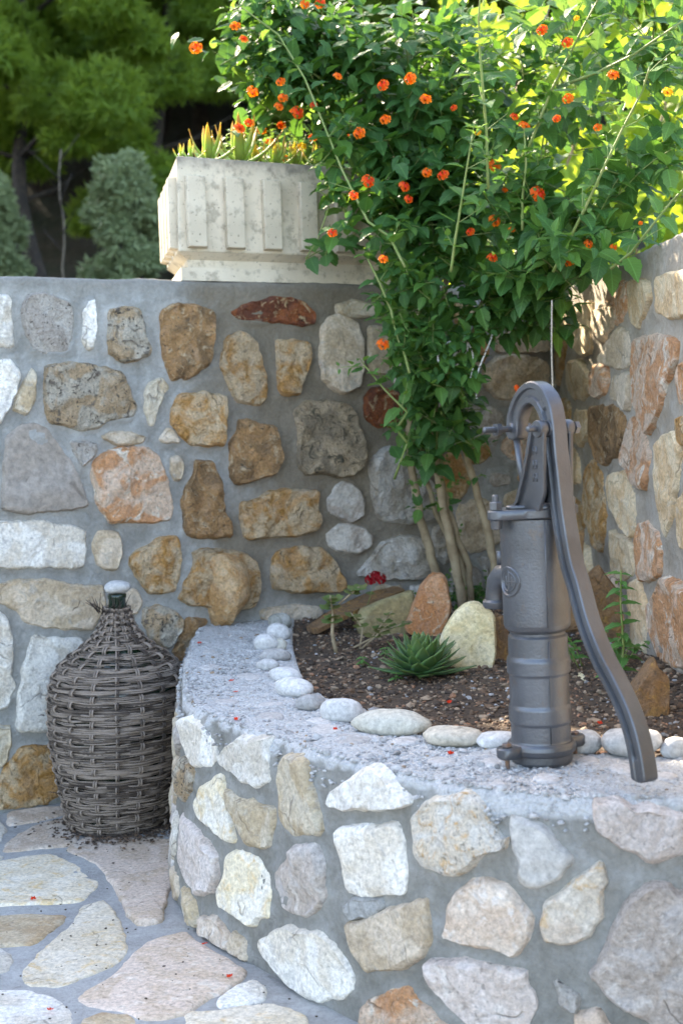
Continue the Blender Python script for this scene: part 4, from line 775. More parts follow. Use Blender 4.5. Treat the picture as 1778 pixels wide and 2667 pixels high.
# round emblem on the side facing left
def on_barrel(u, v, o):   # u along circumference, v height
    a = u / ru; r = ru + o; d = (-la) * math.cos(a) + (fa) * math.sin(a); return PO + d * r + UPV * (.322 + v) + lean * .32
b = MB(); 
def ring(R, w, o, arc=(0, 1), cx=0, cy=0, n=28):
    V = []; F = []
    for k in range(n + 1):
        a = 2 * math.pi * (arc[0] + (arc[1] - arc[0]) * k / n)
        for rr, oo in ((R - w, -.001), (R - w * .5, o), (R + w * .5, o), (R + w, -.001)): V.append(on_barrel(cx + rr * math.cos(a), cy + rr * math.sin(a), oo))
    for k in range(n):
        for j in range(3): F.append((k * 4 + j, k * 4 + j + 1, k * 4 + j + 5, k * 4 + j + 4))
    b.add(V, F)
ring(.0245, .0028, .003); ring(.0165, .0014, .002, (.27, .73), .0); ring(.0165, .0014, .002, (-.23, .23), .0)
for (u0, v0, u1, v1) in ((-.020, 0, .020, 0), (0, -.020, 0, .020), (-.006, -.010, -.006, .010), (.008, -.009, .008, .009)):
    b.tube([on_barrel(u0 + (u1 - u0) * k / 6, v0 + (v1 - v0) * k / 6, .0003) for k in range(7)], .0013, 6)
b.obj('round_emblem', IRON, pump)

# ================================================================== DEMIJOHN IN WICKER
DE = Vector(D['DEMI']) + Vector((.004, 0, 0))
demi = empty('wicker_demijohn', DE, 'large bottle in a dark woven wicker basket standing between the wall and the bed', 'demijohn')
prof = [(0, .130), (.02, .136), (.06, .143), (.101, .153), (.163, .165), (.224, .176), (.286, .180), (.347, .180), (.38, .176), (.409, .166), (.435, .147), (.455, .123), (.47, .100), (.486, .079), (.517, .050), (.54, .038), (.563, .032)]
def wr(z):
    for (z0, r0), (z1, r1) in zip(prof[:-1], prof[1:]):
        if z <= z1: t = max(0, (z - z0) / (z1 - z0)); return r0 + (r1 - r0) * t
    return prof[-1][1]
def wrs(z): return (wr(z - .012) + wr(z) * 2 + wr(z + .012)) / 4 if z > .012 else wr(z)
lean_d = Vector((.032, .0, 0))
GL = N('dark_green_glass'); GL.out((.008, .022, .012), .08, None, 0, .6); GL = GL.m
b = MB(); b.lathe([(.10, .012)] + [(wrs(z) - .010, z) for z in frange(.015, .53, .02)] + [(.0235, .565), (.0225, .60), (.0245, .602), (.0245, .612), (.02, .613)], 40, DE, Matrix(((1, 0, lean_d.x), (0, 1, 0), (0, 0, 1)))); b.obj('glass_bottle', GL, demi)
WK = N('weathered_wicker'); _v = WK.co(); _mp = WK.n('Mapping'); WK.l(_v, _mp.inputs[0]); _mp.inputs['Scale'].default_value = (1, 1, 3)
_n1 = WK.noise(_mp.outputs[0], 14, 5); _n2 = WK.noise(_mp.outputs[0], 160, 4, 0, .7); _at = WK.n('Attribute'); _at.attribute_name = 'tone'
_c = WK.mix(WK.ramp(WK.math('ADD', WK.math('MULTIPLY', _n1, .7), WK.math('MULTIPLY', _at.outputs['Fac'], .5)), .35, .80), (.05, .037, .03), (.29, .235, .195))
_c = WK.hsv(_c, WK.math('MULTIPLY_ADD', _n2, .9, .5)); WK.out(_c, .62, WK.bump(_n2, .5, .0012), 0, .35); WK = WK.m
NST = 18; ph0 = .1
def wicker(name, rods, parent):
    """rods: list of (points, radius)"""
    V = []; F = []; T = []; n = 4
    for P, R in rods:
        k0 = len(V); t_ = random.random(); m = len(P)
        for i, p in enumerate(P):
            t = (P[min(i + 1, m - 1)] - P[max(i - 1, 0)]).normalized(); rad = Vector((p.x, p.y, 0)).normalized(); bb = t.cross(rad).normalized(); rad = bb.cross(t)
            for k in range(n): a = math.pi / 2 * k + .78; V.append(DE + p + (rad * math.cos(a) + bb * math.sin(a)) * R); T.append(t_)
        for i in range(m - 1):
            for k in range(n): F.append((k0 + i * n + k, k0 + i * n + (k + 1) % n, k0 + (i + 1) * n + (k + 1) % n, k0 + (i + 1) * n + k))
    o = mk(name, V, F, WK, parent); at = o.data.attributes.new('tone', 'FLOAT', 'POINT'); at.data.foreach_set('value', T); return o
z = .006; row = 0
random.seed(5)
rowz = []
while z < .575:
    dens = .0158 if z < .43 else (.013 if z < .5 else .0095)
    rowz.append((z, dens)); z += dens * random.uniform(.9, 1.1); row += 1
for row, (z, dens) in enumerate(rowz):
    rods = []; nr = 9 if dens > .015 else (7 if dens > .01 else 5)
    tl = random.uniform(-.004, .004); tp = random.random() * 6.28
    for q in range(nr):
        P = []; w1, w2 = random.random() * 9, random.random() * 9; nseg = NST * 5
        a0 = random.random() * 6.28; span = random.uniform(.75, 1.0) * 2 * math.pi if random.random() < .5 else 2 * math.pi
        for k in range(int(nseg * span / 6.283) + 1):
            a = a0 + 2 * math.pi * k / nseg
            s_ = a / (2 * math.pi) * NST + ph0
            ov = math.cos(math.pi * (s_ + row)); ov = math.copysign(abs(ov) ** .6, ov)
            zz = z + dens * ((q + .5) / nr) * 1.12 + .0024 * noise.noise(Vector((a * 1.7, w1, row * .5))) + .0013 * noise.noise(Vector((a * 5, w2, 0))) + tl * math.sin(a + tp)
            zz -= (zz - z - dens * .5) * .10 * (.5 + .5 * math.cos(2 * math.pi * s_))
            r = wrs(max(0, min(.565, zz))) + .0034 * ov + .0014 * noise.noise(Vector((a * 3, w2, row)))
            P.append(Vector((math.cos(a) * r, math.sin(a) * r, zz)) + lean_d * zz)
        rods.append((P, random.uniform(.0013, .0020) * (1 if dens > .012 else .92)))
    wicker('wicker_row', rods, demi)
for k in range(NST):
    a = 2 * math.pi * (k - ph0) / NST; rods = []
    for e in (-1, 1):
        P = []
        for zz in frange(.0, .566, .0042):
            row_f = sum(1 for q, d in rowz if q <= zz) - .5
            i = max(0, min(len(rowz) - 1, int(row_f))); fr = (zz - rowz[i][0]) / rowz[i][1]
            ov = -math.cos(math.pi * (k + i)) * math.sin(math.pi * min(1, max(0, fr))) ** .5
            aa = a + e * .0030 / max(.05, wrs(zz)) + .03 * noise.noise(Vector((k * 3, zz * 6, 0))) * .18 / max(wrs(zz), .05)
            r = wrs(zz) + .0062 * ov + .0012
            P.append(Vector((math.cos(aa) * r, math.sin(aa) * r, zz)) + lean_d * zz)
        rods.append((P, .0029))
    wicker('wicker_stake', rods, demi)
b = MB()
for k in range(46):
    a = random.uniform(2.6, 6.4); z0 = random.choice((0.004, .01, .57, .565, .2, .3, .1)) if k > 14 else .568; r0 = wrs(z0) + .002
    p0 = DE + Vector((math.cos(a) * r0, math.sin(a) * r0, z0)); L = random.uniform(.02, .055) * (1 if z0 > .5 else .7)
    d = Vector((math.cos(a) * .7 - math.sin(a) * random.uniform(-1, 1), math.sin(a) * .7 + math.cos(a) * random.uniform(-1, 1), random.uniform(.5, 1.6) if z0 > .5 else random.uniform(-.1, .3))).normalized()
    b.tube([p0, p0 + d * L * .5 + Vector((0, 0, .002)), p0 + d * L], [.0014, .0012, .0007], 4)
props(b.obj('broken_wicker_ends', WK, demi), kind='stuff')
b = MB()
for k in range(14):
    a0 = -2.6 + k * .17; P = [DE + Vector((math.cos(a0 + t * .12) * (.135 + .006 * math.sin(k * 3 + t)), math.sin(a0 + t * .12) * (.135 + .006 * math.sin(k * 5 + t)), .004 + .002 * (k % 3))) for t in range(6)]
    b.tube(P, .0022, 5)
b.obj('base_rim', WK, demi)

def pebble(name, loc, sx, sy, sz, mat, rot, label, cat, group=None, seed=0, low=False):
    random.seed(seed); V = []; F = []; nu, nv = 26, 14; q0 = random.random() * 99
    for j in range(1, nv):
        th = math.pi * j / nv
        for i in range(nu):
            ph = 2 * math.pi * i / nu; d = Vector((math.sin(th) * math.cos(ph), math.sin(th) * math.sin(ph), math.cos(th)))
            r = 1 + .17 * noise.noise(d * 1.1 + Vector((q0, 0, 0))) + .05 * noise.noise(d * 2.6 + Vector((q0, 3, 0)))
            d = Vector((math.copysign(abs(d.x) ** .9, d.x), math.copysign(abs(d.y) ** .9, d.y), math.copysign(abs(d.z) ** .92, d.z)))
            V.append(d * r)
    V += [Vector((0, 0, 1.)), Vector((0, 0, -1.))]; t = len(V) - 2
    for j in range(nv - 2):
        for i in range(nu): F.append((j * nu + i, (j + 1) * nu + i, (j + 1) * nu + (i + 1) % nu, j * nu + (i + 1) % nu))
    for i in range(nu): F += [(t, i, (i + 1) % nu), (t + 1, (nv - 2) * nu + (i + 1) % nu, (nv - 2) * nu + i)]
    R = Matrix.Rotation(rot, 3, 'Z'); zl = min(v.z for v in V)
    V = [R @ Vector((v.x * sx / 2, v.y * sy / 2, (v.z - zl) * sz / 2)) + Vector(loc) for v in V]
    return props(mk(name, V, F, mat, None, True, loc), label, cat, group)
pebble('pebble', DE + lean_d * .61 + Vector((.002, -.003, .6125)), .068, .055, .034, SM['peb_white'], .1, 'white flat pebble lying on the mouth of the wicker bottle', 'pebble', None, 3)
PL = ['dark damp pebble farthest back on the ledge, against the stone wall', 'round white pebble second from the wall on the ledge', 'big knobbly white pebble on the left bend of the ledge', 'small cream pebble tucked beside the knobbly white pebble', 'smooth grey pebble lying crosswise below the knobbly white one', 'thin white pebble with pointed end on the left bend', 'rounded white pebble above the long speckled one on the left bend', 'long white pebble with dark speckles, ninth of the row from the pump', 'lumpy grey pebble between two white pebbles in the ledge row', 'large bright white pebble beside the long cream stone', 'longest cream grey pebble on the ledge in front of the soil', 'oval beige pebble to the left of the pump foot', 'bluish white pebble half hidden behind the pump barrel', 'white pebble just right of the pump foot', 'big white pebble behind the end of the pump handle', 'white pebble at the right edge of the photo', 'small brown pebble beside the left lug of the pump foot', 'tiny brown pebble at the left end of the longest cream stone']
for i, (p, wd, ht, m) in enumerate(D['PEB']):
    dirn = .0
    if i in (6, 7): dirn = -.9
    if i in (9, 10, 11): dirn = -.35
    if i in (5,): dirn = -.5
    k = 1.12 if i in (6, 7, 9, 10) else 1.0
    pebble('pebble', (p[0], p[1] + .004, HL - .004), wd * k * 1.10, (wd * .72 if i < 16 else wd * .9), min(ht * 1.0, wd * .8), SM[m], dirn, PL[i], 'pebble', 'pebbles edging the bed' if i < 16 else None, 40 + i)

# ================================================================== ROCKS IN THE BED
RL = ['pointed salmon pink rock standing behind the rosette succulent', 'rounded pale yellow stone slab leaning right of the rosette succulent', 'narrow brown slab upright behind the yellow slab, left of the pump', 'olive brown slab leaning under the long thin slab', 'tall thin brown slab leaning on the wall behind the pump handle', 'reddish brown slab between the pump barrel and the mint plant', 'rough brown triangular rock standing beside the lower end of the pump handle', 'low flat yellowish stone lying in the soil right of the pump', 'dark brown rock right behind the pump barrel']
for (P, Y, th, m), lb in zip(D['ROCK'], RL):
    P = [(x, z) for x, z in P]
    if (P[1][0] - P[0][0]) * (P[2][1] - P[0][1]) == 0: pass
    n = 40; Q = resample(chaikin(P, .08), n); cx = sum(q[0] for q in Q) / n; cz = sum(q[1] for q in Q) / n; V = []; F = []
    lz = .18 if m in ('yellowslab', 'oliveslab') else .1
    rings = [(.35, .98, 0), (.7, .99, 0), (.92, .96, 0), (1., .80, 0), (1.02, .5, 0), (1.0, .1, 0), (.9, -.02, 0), (.5, -.06, 0)]
    for k, dd, _ in rings:
        for x, z in Q:
            xx = cx + (x - cx) * k * 1.03; zz = cz + (z - cz) * k; v = Vector((xx * 20, zz * 20, Y * 5 + dd * 2))
            e = noise.noise(v) * .006 + noise.noise(v * 3) * .003
            V.append((xx + e * .8, Y - th * dd + th * .5 + e + (zz - .43) * lz * 1.6, zz + e * .5 * (1 if zz > .44 else 0)))
    V.append((cx, Y - th * .5 + (cz - .43) * lz * 1.6, cz)); V.append((cx, Y + th * .56 + (cz - .43) * lz * 1.6, cz)); NR = len(rings)
    for i in range(NR - 1):
        for k in range(n): F.append((i * n + k, i * n + (k + 1) % n, (i + 1) * n + (k + 1) % n, (i + 1) * n + k))
    for k in range(n): F += [((k + 1) % n, k, len(V) - 2), ((NR - 1) * n + k, (NR - 1) * n + (k + 1) % n, len(V) - 1)]
    a0, b0_, c0_ = Vector(V[n]), Vector(V[n + n // 3]), Vector(V[n + 2 * n // 3])
    if (b0_ - a0).cross(c0_ - a0).y < 0: F = [q[::-1] for q in F]
    props(sharp(mk('rock', V, F, SM[m], None, True, (cx, Y, .43)), 40), lb, 'rock')
La, Lm, Lb = [Vector(v) for v in D['LEAN']]
Q = [(0, -.035), (.3, -.05), (.7, -.05), (1, -.03), (1.0, .03), (.75, .05), (.35, .045), (0, .03)]
V = []; 
for hh in (-.007, .006):
    for t, s in resample(Q, 40):
        c_ = La.lerp(Lb, t) + Vector((0, 0, .012 * math.sin(t * 3.1))); q = Vector((t * 9, s * 60, hh * 50)); e = noise.noise(q) * .004
        V.append(c_ + Vector((.35, -.75, -.10)) * s * 1.1 + Vector((0, 0, hh + e)))
n = 40; F = [tuple(range(n))[::-1], tuple(range(n, 2 * n))] + [(k, (k + 1) % n, n + (k + 1) % n, n + k) for k in range(n)]
props(mk('rock', V, F, SM['brownslab'], None, False, La), 'long thin brown slab leaning from the soil up to the back wall', 'rock')

# ================================================================== LEAVES
def leaf_tmpl(L=1., W=.62, rows=9, tip=.9, serr=.05, fold=.22, droop=.25, curl=.08, base=.05):
    V = []; U = []; F = []
    for j in range(rows + 1):
        t = j / rows; wd = W * .5 * (math.sin(math.pi * min(1, t ** .72 * 1.0)) ** tip) if 0 < t < 1 else 0.
        wd = max(wd, .004)
        if j % 1 == 0 and 0 < j < rows: wd *= 1 + (serr if j % 2 else -serr)
        z0 = -droop * t * t
        for sx in (-1, -.5, 0, .5, 1):
            V.append((sx * wd, t * L, z0 + abs(sx) * wd * fold * 1.6 - curl * (abs(sx) == 1) * wd + .02 * math.sin(t * 19) * abs(sx)))
            U.append((.5 + sx * .5 * (wd / (W * .5)), t))
    for j in range(rows):
        for k in range(4): F.append((j * 5 + k, j * 5 + k + 1, (j + 1) * 5 + k + 1, (j + 1) * 5 + k))
    return np.array(V), F, np.array(U)
LT = [leaf_tmpl(1, .62, 9, .95, .07, .25, .30), leaf_tmpl(1, .66, 9, .9, .07, .12, .45), leaf_tmpl(1, .56, 9, 1., .07, .35, .15), leaf_tmpl(1, .64, 9, .9, .07, .2, -.05, .2)]
def tmesh(name, t, mat, smooth=True):
    me = bpy.data.meshes.new(name); me.from_pydata(t[0].tolist(), [], t[1]); me.materials.append(mat)
    if smooth: me.polygons.foreach_set('use_smooth', [True] * len(me.polygons))
    if t[2] is not None:
        uv = me.uv_layers.new(name='UVMap'); li = np.empty(len(me.loops), np.int32); me.loops.foreach_get('vertex_index', li); uv.data.foreach_set('uv', t[2][li].ravel())
    me.update(); return me
LM = [tmesh('leaf', t, LEAF) for t in LT]; LMY = [tmesh('leaf', t, LEAFL) for t in LT]
def leafM(pos, d, nrm, s):
    y = Vector(d).normalized(); z = Vector(nrm); z = (z - y * z.dot(y)).normalized(); x = y.cross(z)
    return Matrix.Translation(pos) @ Matrix((x, y, z)).transposed().to_4x4() @ Matrix.Scale(s, 4)
# flower heads
def head_mesh(name, cols):
    b = MB(); random.seed(len(name) + 3)
    for k in range(26):
        if random.random() < .14: continue
        g = k * 2.39996 + random.uniform(-.2, .2); t = (k + .5) / 26; th = math.acos(1 - t * 1.05) if t < .97 else 1.57
        d = Vector((math.sin(th) * math.cos(g), math.sin(th) * math.sin(g), math.cos(th) * .6)); c = d * random.uniform(.72, .98); X = frame(d + Vector((random.uniform(-.3, .3), random.uniform(-.3, .3), .25)))
        r = .30 * random.uniform(.85, 1.15); V = [c - X @ Vector((0, 0, .08))]; n = 8
        for i in range(n): a = 2 * math.pi * i / n + k; rr = r * (1 if i % 2 else .74); V.append(c + X @ Vector((math.cos(a) * rr, math.sin(a) * rr, .04 * (i % 2))))
        F = [(0, 1 + i, 1 + (i + 1) % n) for i in range(n)]; ci = 1 if th < .62 else 0
        b.add(V, F, ci)
        b.tube([Vector((0, 0, -.15)), c * .6, c - X @ Vector((0, 0, .08))], [.05, .04, .05], 4, 2, False)
    me = bpy.data.meshes.new(name); me.from_pydata([tuple(v) for v in b.v], [], b.f)
    for m in cols: me.materials.append(m)
    me.polygons.foreach_set('material_index', b.mi); me.update(); return me
def petal(name, c, tr): return leaf_mat(name, c, tuple(x * .85 for x in c), tr, .5, .35, False)
PR = petal('red_petal', (.70, .035, .008), (.9, .10, .01)); PRO = petal('scarlet_orange_petal', (.80, .12, .01), (.95, .2, .01)); PO_ = petal('orange_petal', (.85, .19, .01), (1., .28, .01)); PY = petal('yellow_petal', (.88, .50, .02), (1., .65, .03)); PD = petal('crimson_petal', (.30, .006, .012), (.5, .01, .02))
FH = {'r': head_mesh('flower_head', [PRO, PR, PRO]), 'o': head_mesh('flower_head', [PO_, PRO, PRO]), 'y': head_mesh('flower_head', [PY, PY, PO_]), 'd': head_mesh('flower_head', [PD, PD, PD])}

# ================================================================== LANTANA
random.seed(21)
lant = empty('lantana_bush', D['TRK'][1][0][0], 'tall lantana bush with orange red flower heads growing over the stone corner', 'bush')
for P, r in D['TRK']:
    P = [Vector(p) for p in P]; P[0] = P[0] - Vector((0, 0, .03)); Q = []
    for i in range(len(P) - 1):
        for k in range(4): Q.append(P[i].lerp(P[i + 1], k / 4) + Vector((noise.noise(P[i] * 9 + Vector((k, 0, 0))), noise.noise(P[i] * 7 + Vector((0, k, 5))), 0)) * .006)
    Q.append(P[-1]); R = [r * (1 - .55 * i / len(Q)) * (1.12 if i % 5 == 0 else 1) for i in range(len(Q))]
    b = MB(); b.tube(Q, R, 10)
    for i in range(3, len(Q) - 4, 5):
        d = Vector((random.uniform(-1, 1), random.uniform(-1, .2), .8)).normalized(); b.tube([Q[i], Q[i] + d * R[i] * 1.7], [R[i] * .5, R[i] * .25], 6)
    b.obj('stem', BARK, lant)
leaves = []   # (variant, matrix, young, score)
twigs = MB()
D['ELL'].append([[.38, 4.95, 1.72], .42, .26, .28, 44]); D['ELL'].append([[.66, 5.1, 1.72], .2, .25, .2, 20]); D['ELL'].append([[.52, 4.05, 1.40], .2, .09, .22, 16]); D['ELL'].append([[.60, 3.75, 1.50], .12, .08, .25, 12])  # extra leaf clumps added to block sun flecks on the right wall
TO = Vector((0, 0, 1.07))
def wall_clear(p):
    if p.z < HB + .04:
        if (p - B0).dot(BN) < .035: return False
        if (p - R0).dot(RN) < .035: return False
    if p.z < 1.84 and (p - B0).dot(BN) < .03 and .45 < (p - B0).dot(BU) < 1.3: return False
    return True
def shoot(base, d, L, n, s0=.055, s1=.092, young=.2, r=.0016, tipbud=True, mb=None):
    d = Vector(d).normalized(); P = [Vector(base)]; mb = mb or twigs
    side = d.cross(Vector((random.uniform(-1, 1), random.uniform(-1, 1), random.uniform(-1, 1)))).normalized()
    for k in range(n):
        d = (d + Vector((random.uniform(-.1, .1), random.uniform(-.1, .1), random.uniform(-.13, .08)))).normalized(); P.append(P[-1] + d * L / n)
    mb.tube(P, [r * (1.2 - .6 * i / n) for i in range(n + 1)], 4, cap=False)
    for k in range(1, n + 1):
        t = k / n; s = (s1 + (s0 - s1) * t) * random.uniform(.8, 1.15)
        if k == n: s *= .62
        ax = (P[k] - P[k - 1]).normalized(); a = (k % 2) * math.pi / 2 + random.uniform(-.3, .3)
        sd = (Matrix.Rotation(a, 3, ax) @ side); sd = (sd - ax * sd.dot(ax)).normalized()
        for sg in (-1, 1):
            if random.random() < .06: continue
            ld = (sd * sg + ax * random.uniform(.25, .6) + Vector((0, -.12, -random.uniform(.0, .35)))).normalized()
            nn = Vector((random.uniform(-.35, .35), -.35 + random.uniform(-.35, .3), 1)).normalized()
            p = P[k] + ld * .006
            if not wall_clear(p + ld * s * .7): continue
            leaves.append((random.randrange(4), leafM(p, ld, nn, s), random.random() < young * (1.6 if k > n - 2 else .7), p + ld * s * .5, s))
    return P
for (c, rx, rz, ry, n) in D['ELL']:
    c = Vector(c)
    for i in range(int(n * (1.1 if c.x < .5 and c.z > 1.3 else (.85 if c.z > 1.6 else .95)))):
        while True:
            v = Vector((random.uniform(-1, 1), random.uniform(-1, 1), random.uniform(-1, 1)))
            if .15 < v.length < 1: break
        v.normalize(); v *= random.uniform(.45, 1.02) ** .5 if random.random() < .75 else random.uniform(.1, .7)
        if v.y > .25 and random.random() < .55: v.y = -v.y
        tip = c + Vector((v.x * rx, v.y * ry, v.z * rz))
        d = Vector((v.x * .9 + random.uniform(-.5, .5), v.y * .8 - .25 + random.uniform(-.4, .4), v.z * .4 + .45 + random.uniform(-.5, .4))).normalized()
        L = random.uniform(.11, .20); base = tip - d * L
        if not (wall_clear(tip) and wall_clear(base)): continue
        shoot(base, d, L, random.choice((4, 5, 5, 6)), young=.15 if c.x < .55 else .3)
        # a woody twig back towards the centre
        if random.random() < .45: twigs.tube([base, base.lerp(c, .35) + Vector((0, 0, -.02)), base.lerp(c, .7)], [.002, .0026, .003], 4, cap=False)
# hanging curtain at the left of the trunks
for k in range(44):
    t = random.random(); x = .13 + .16 * random.random() + .05 * t; z = 1.52 - .42 * t; y = 3.98 + random.random() * .14
    shoot((x, y, z + .06), (random.uniform(-.5, .5), -.5, -.4 + random.random() * .6), .10, 4, .04, .06, .35)
for k in range(16):
    x = .27 + .14 * random.random(); z = 1.10 + .2 * random.random(); shoot((x, 4.02, z), (random.uniform(-.6, .6), -.5, .2), .09, 3, .05, .07, .3)
for P, r in D['TRK'][:4]:
    for _ in range(9):
        i = random.choice((3, 4, 4, 5)); p = Vector(P[i]).lerp(Vector(P[i + 1]), random.random()); shoot(p, (random.uniform(-1, 1), -.7, random.uniform(-.2, .6)), random.uniform(.05, .10), 3, .04, .06, .3)
# hero stems
for P in D['HERO']:
    P = [Vector(p) for p in P]; Q = []
    for i in range(len(P) - 1):
        for k in range(4): Q.append(P[i].lerp(P[i + 1], k / 4))
    Q.append(P[-1]); L = sum((Q[i + 1] - Q[i]).length for i in range(len(Q) - 1))
    b = MB(); b.tube(Q, [.0042 - .0022 * i / len(Q) for i in range(len(Q))], 7); b.obj('long_shoot', STEM, lant)
    acc = 0; nx = .05; side = Vector((1, .3, 0)); kk = 0
    for i in range(1, len(Q)):
        acc += (Q[i] - Q[i - 1]).length
        if acc > nx:
            nx = acc + random.uniform(.045, .07); ax = (Q[i] - Q[i - 1]).normalized(); kk += 1
            sd = Matrix.Rotation((kk % 2) * math.pi / 2 + random.uniform(-.3, .3), 3, ax) @ (side - ax * side.dot(ax)).normalized(); q = acc / L
            for sg in (-1, 1):
                ld = (sd * sg + ax * .45 + Vector((0, -.1, -.15))).normalized(); s = (.075 - .03 * q) * random.uniform(.85, 1.1)
                nn = Vector((random.uniform(-.2, .2), -.4, 1)); leaves.append((random.randrange(4), leafM(Q[i] + ld * .008, ld, nn, s), random.random() < .4, Q[i] + ld * s * .5 - Vector((0, .6, 0)), s))
                if random.random() < .3: shoot(Q[i], ld + Vector((0, 0, .5)), .07, 2, .028, .036, .7, .0012)
    shoot(Q[-1], Q[-1] - Q[-3], .03, 2, .022, .04, 1.)
# small shoots on the trunks and at their feet
for P, r in D['TRK']:
    for i in range(2, 6):
        for _ in range(2): p = Vector(P[i]).lerp(Vector(P[i + 1]), random.random()); shoot(p, (random.uniform(-1, 1), -.6, .4), random.uniform(.03, .07), 2, .022, .036, .5, .0012)
for p in D['SHOOTS']:
    for _ in range(5): shoot(Vector(p) + Vector((random.uniform(-.03, .03), random.uniform(-.03, .03), 0)), (random.uniform(-.6, .6), -.3, 1), random.uniform(.06, .13), 4, .025, .04, .5, .0014)
# keep the pump and the rope free
leaves = [l for l in leaves if not (.27 < l[3].x < .50 and l[3].z < 1.28 and l[3].y < 2.7)]
# inner dark mass so that the sky does not show through the heart of the bush
for k in range(1500):
    c, rx, rz, ry, n = random.choice(D['ELL'][:3]); v = Vector((random.gauss(0, .42), random.gauss(0.15, .4), random.gauss(0, .42)))
    p = Vector(c) + Vector((v.x * rx, v.y * ry, v.z * rz))
    if not wall_clear(p): continue
    leaves.append((random.randrange(4), leafM(p, Vector((random.uniform(-1, 1), random.uniform(-1, .3), random.uniform(-.8, .3))), Vector((random.uniform(-.6, .6), -.5, 1)), random.uniform(.05, .072)), False, p, .05))
sc = sorted(range(len(leaves)), key=lambda i: (leaves[i][3] - TO).length / (leaves[i][4] + .02))
big = set(sc[:300])
for i in sc[:300]:
    v, M, y, p, s = leaves[i]; inst('leaf', (LMY if y else LM)[v], M.to_translation(), M.to_quaternion().to_matrix(), s, lant)
rest = [i for i in sc if i not in big]
scatter('foliage', LT, [(leaves[i][0], leaves[i][1]) for i in rest], None, lant, [LEAF, LEAFL], [1 if leaves[i][2] else 0 for i in rest], kind='stuff')
props(twigs.obj('twigs', STEM, lant), kind='stuff')
random.seed(9)
for p, t, r in D['FLW']:
    p = Vector(p); d = Vector((random.uniform(-.5, .5), -.75, random.uniform(.1, .9))).normalized()
    if p.x > .44 and abs(p.z - 1.09) < .03: d = Vector((1, -.4, .1)).normalized()
    fh = inst('flower_head', FH['o' if t == 'r' and random.random() < .2 else ('y' if t == 'o' and random.random() < .12 else t)], p, frame(d), r * random.uniform(.92, 1.12), lant)
    back_ = p - d * .02 + Vector((random.uniform(-.02, .02), .04, -.055))
    if p.z < 1.2 and p.x > .4: back_ = p + Vector((-.055, .04, 0))
    b = MB(); b.tube([p - d * r * .1, p - d * .02 + Vector((0, 0, -.008)), back_], [.0011, .0011, .0013], 4); b.obj('flower_stalk', STEM, fh)
print('lantana leaves', len(leaves))

# ================================================================== VINE behind the right wall
random.seed(33)
def vine_tmpl():
    pts = []; n = 30
    for k in range(n):
        a = 2 * math.pi * k / n; r = .5 * (.72 + .28 * abs(math.cos(a * 2.5)) ** .7) * (1 + .06 * (k % 2))
        if abs(a - math.pi * 1.5) < .25: r *= .45
        pts.append((math.cos(a) * r, math.sin(a) * r + .4, -.12 * r + .08 * math.cos(a * 5) * r))
    V = [(0, .4, .05)] + pts; F = [(0, 1 + k, 1 + (k + 1) % n) for k in range(n)]
    U = [(.5, .5)] + [(.5 + p[0] * .5, p[1]) for p in pts]
    return np.array(V), F, np.array(U)
VT = vine_tmpl(); VM = tmesh('leaf', VT, VINE)
vine = empty('grape_vine', (1.7, 5.9, 1.5), 'bright sunlit yellow green vine leaves behind the bush at right', 'vine')
VL = []
for k in range(1500):
    x = random.uniform(.55, 2.3); y = 5.5 + random.random() * 1.5; z = random.uniform(1.42, 3.0)
    if z > 2.6 and random.random() < .3: continue
    n_ = Vector((random.uniform(-.9, .1), random.uniform(-.9, .5), random.uniform(-.2, .8)))
    VL.append((y, leafM((x, y, z), (random.uniform(-.7, .7), random.uniform(-.5, .3), -.8), n_, random.uniform(.08, .14))))
VL.sort(key=lambda q: q[0])
for y, M in VL[:300]: inst('leaf', VM, M.to_translation(), M.to_quaternion().to_matrix(), M.to_scale().x, vine)
scatter('foliage', [VT], [(0, M) for _, M in VL[300:]], VINE, vine, kind='stuff')
for k in range(7):
    x = .8 + k * .24; P = [Vector((x + .1 * math.sin(i * 1.3 + k), 5.9 + .2 * math.sin(i + k), 1.38 + i * .22)) for i in range(8)]
    b = MB(); b.tube(P, .007, 6); b.obj('stem', BARK, vine)

# ================================================================== PLANTER
u0, z0 = D['PLA']; z1 = D['PLT'][1]; PLM = N('aged_cast_concrete'); _v = PLM.co(rnd=False)
_n1 = PLM.noise(_v, 4, 5, .5); _n2 = PLM.noise(_v, 28, 6, 0, .65); _n3 = PLM.noise(_v, 130, 3)
_c = PLM.mix(PLM.ramp(_n1, .35, .65), (.66, .59, .47), (.54, .475, .37)); _c = PLM.mix(PLM.math('MULTIPLY', PLM.ramp(_n2, .50, .66), .65), _c, (.28, .245, .19))
_sp = PLM.n('SeparateXYZ'); _g = PLM.n('NewGeometry'); PLM.l(_g.outputs['Position'], _sp.inputs[0])
_c = PLM.mix(PLM.math('MULTIPLY', PLM.ramp(PLM.math('ADD', _sp.outputs[2], PLM.math('MULTIPLY', _n2, .09)), 1.815, 1.875), .75), _c, (.17, .155, .14))
_c = PLM.mix(PLM.math('MULTIPLY', PLM.ramp(_n3, .66, .70), .8), _c, (.10, .08, .06))
PLM.out(_c, .9, PLM.bump(PLM.math('SUBTRACT', _n2, PLM.ramp(_n3, .66, .70)), .45, .006)); PLM = PLM.m
pl = empty('concrete_planter', mapB(u0 + .4, z0, 0), 'cream fluted concrete planter box standing on top of the back wall', 'planter')
fu = BU; su = Vector((-.185, .98, 0)).normalized(); PA = mapB(u0, z0, 0)
LX, LY = .88, .52
def plp(x, y, z): return PA + fu * x + su * y + Vector((0, 0, z))
H_ = z1 - z0
b = MB()
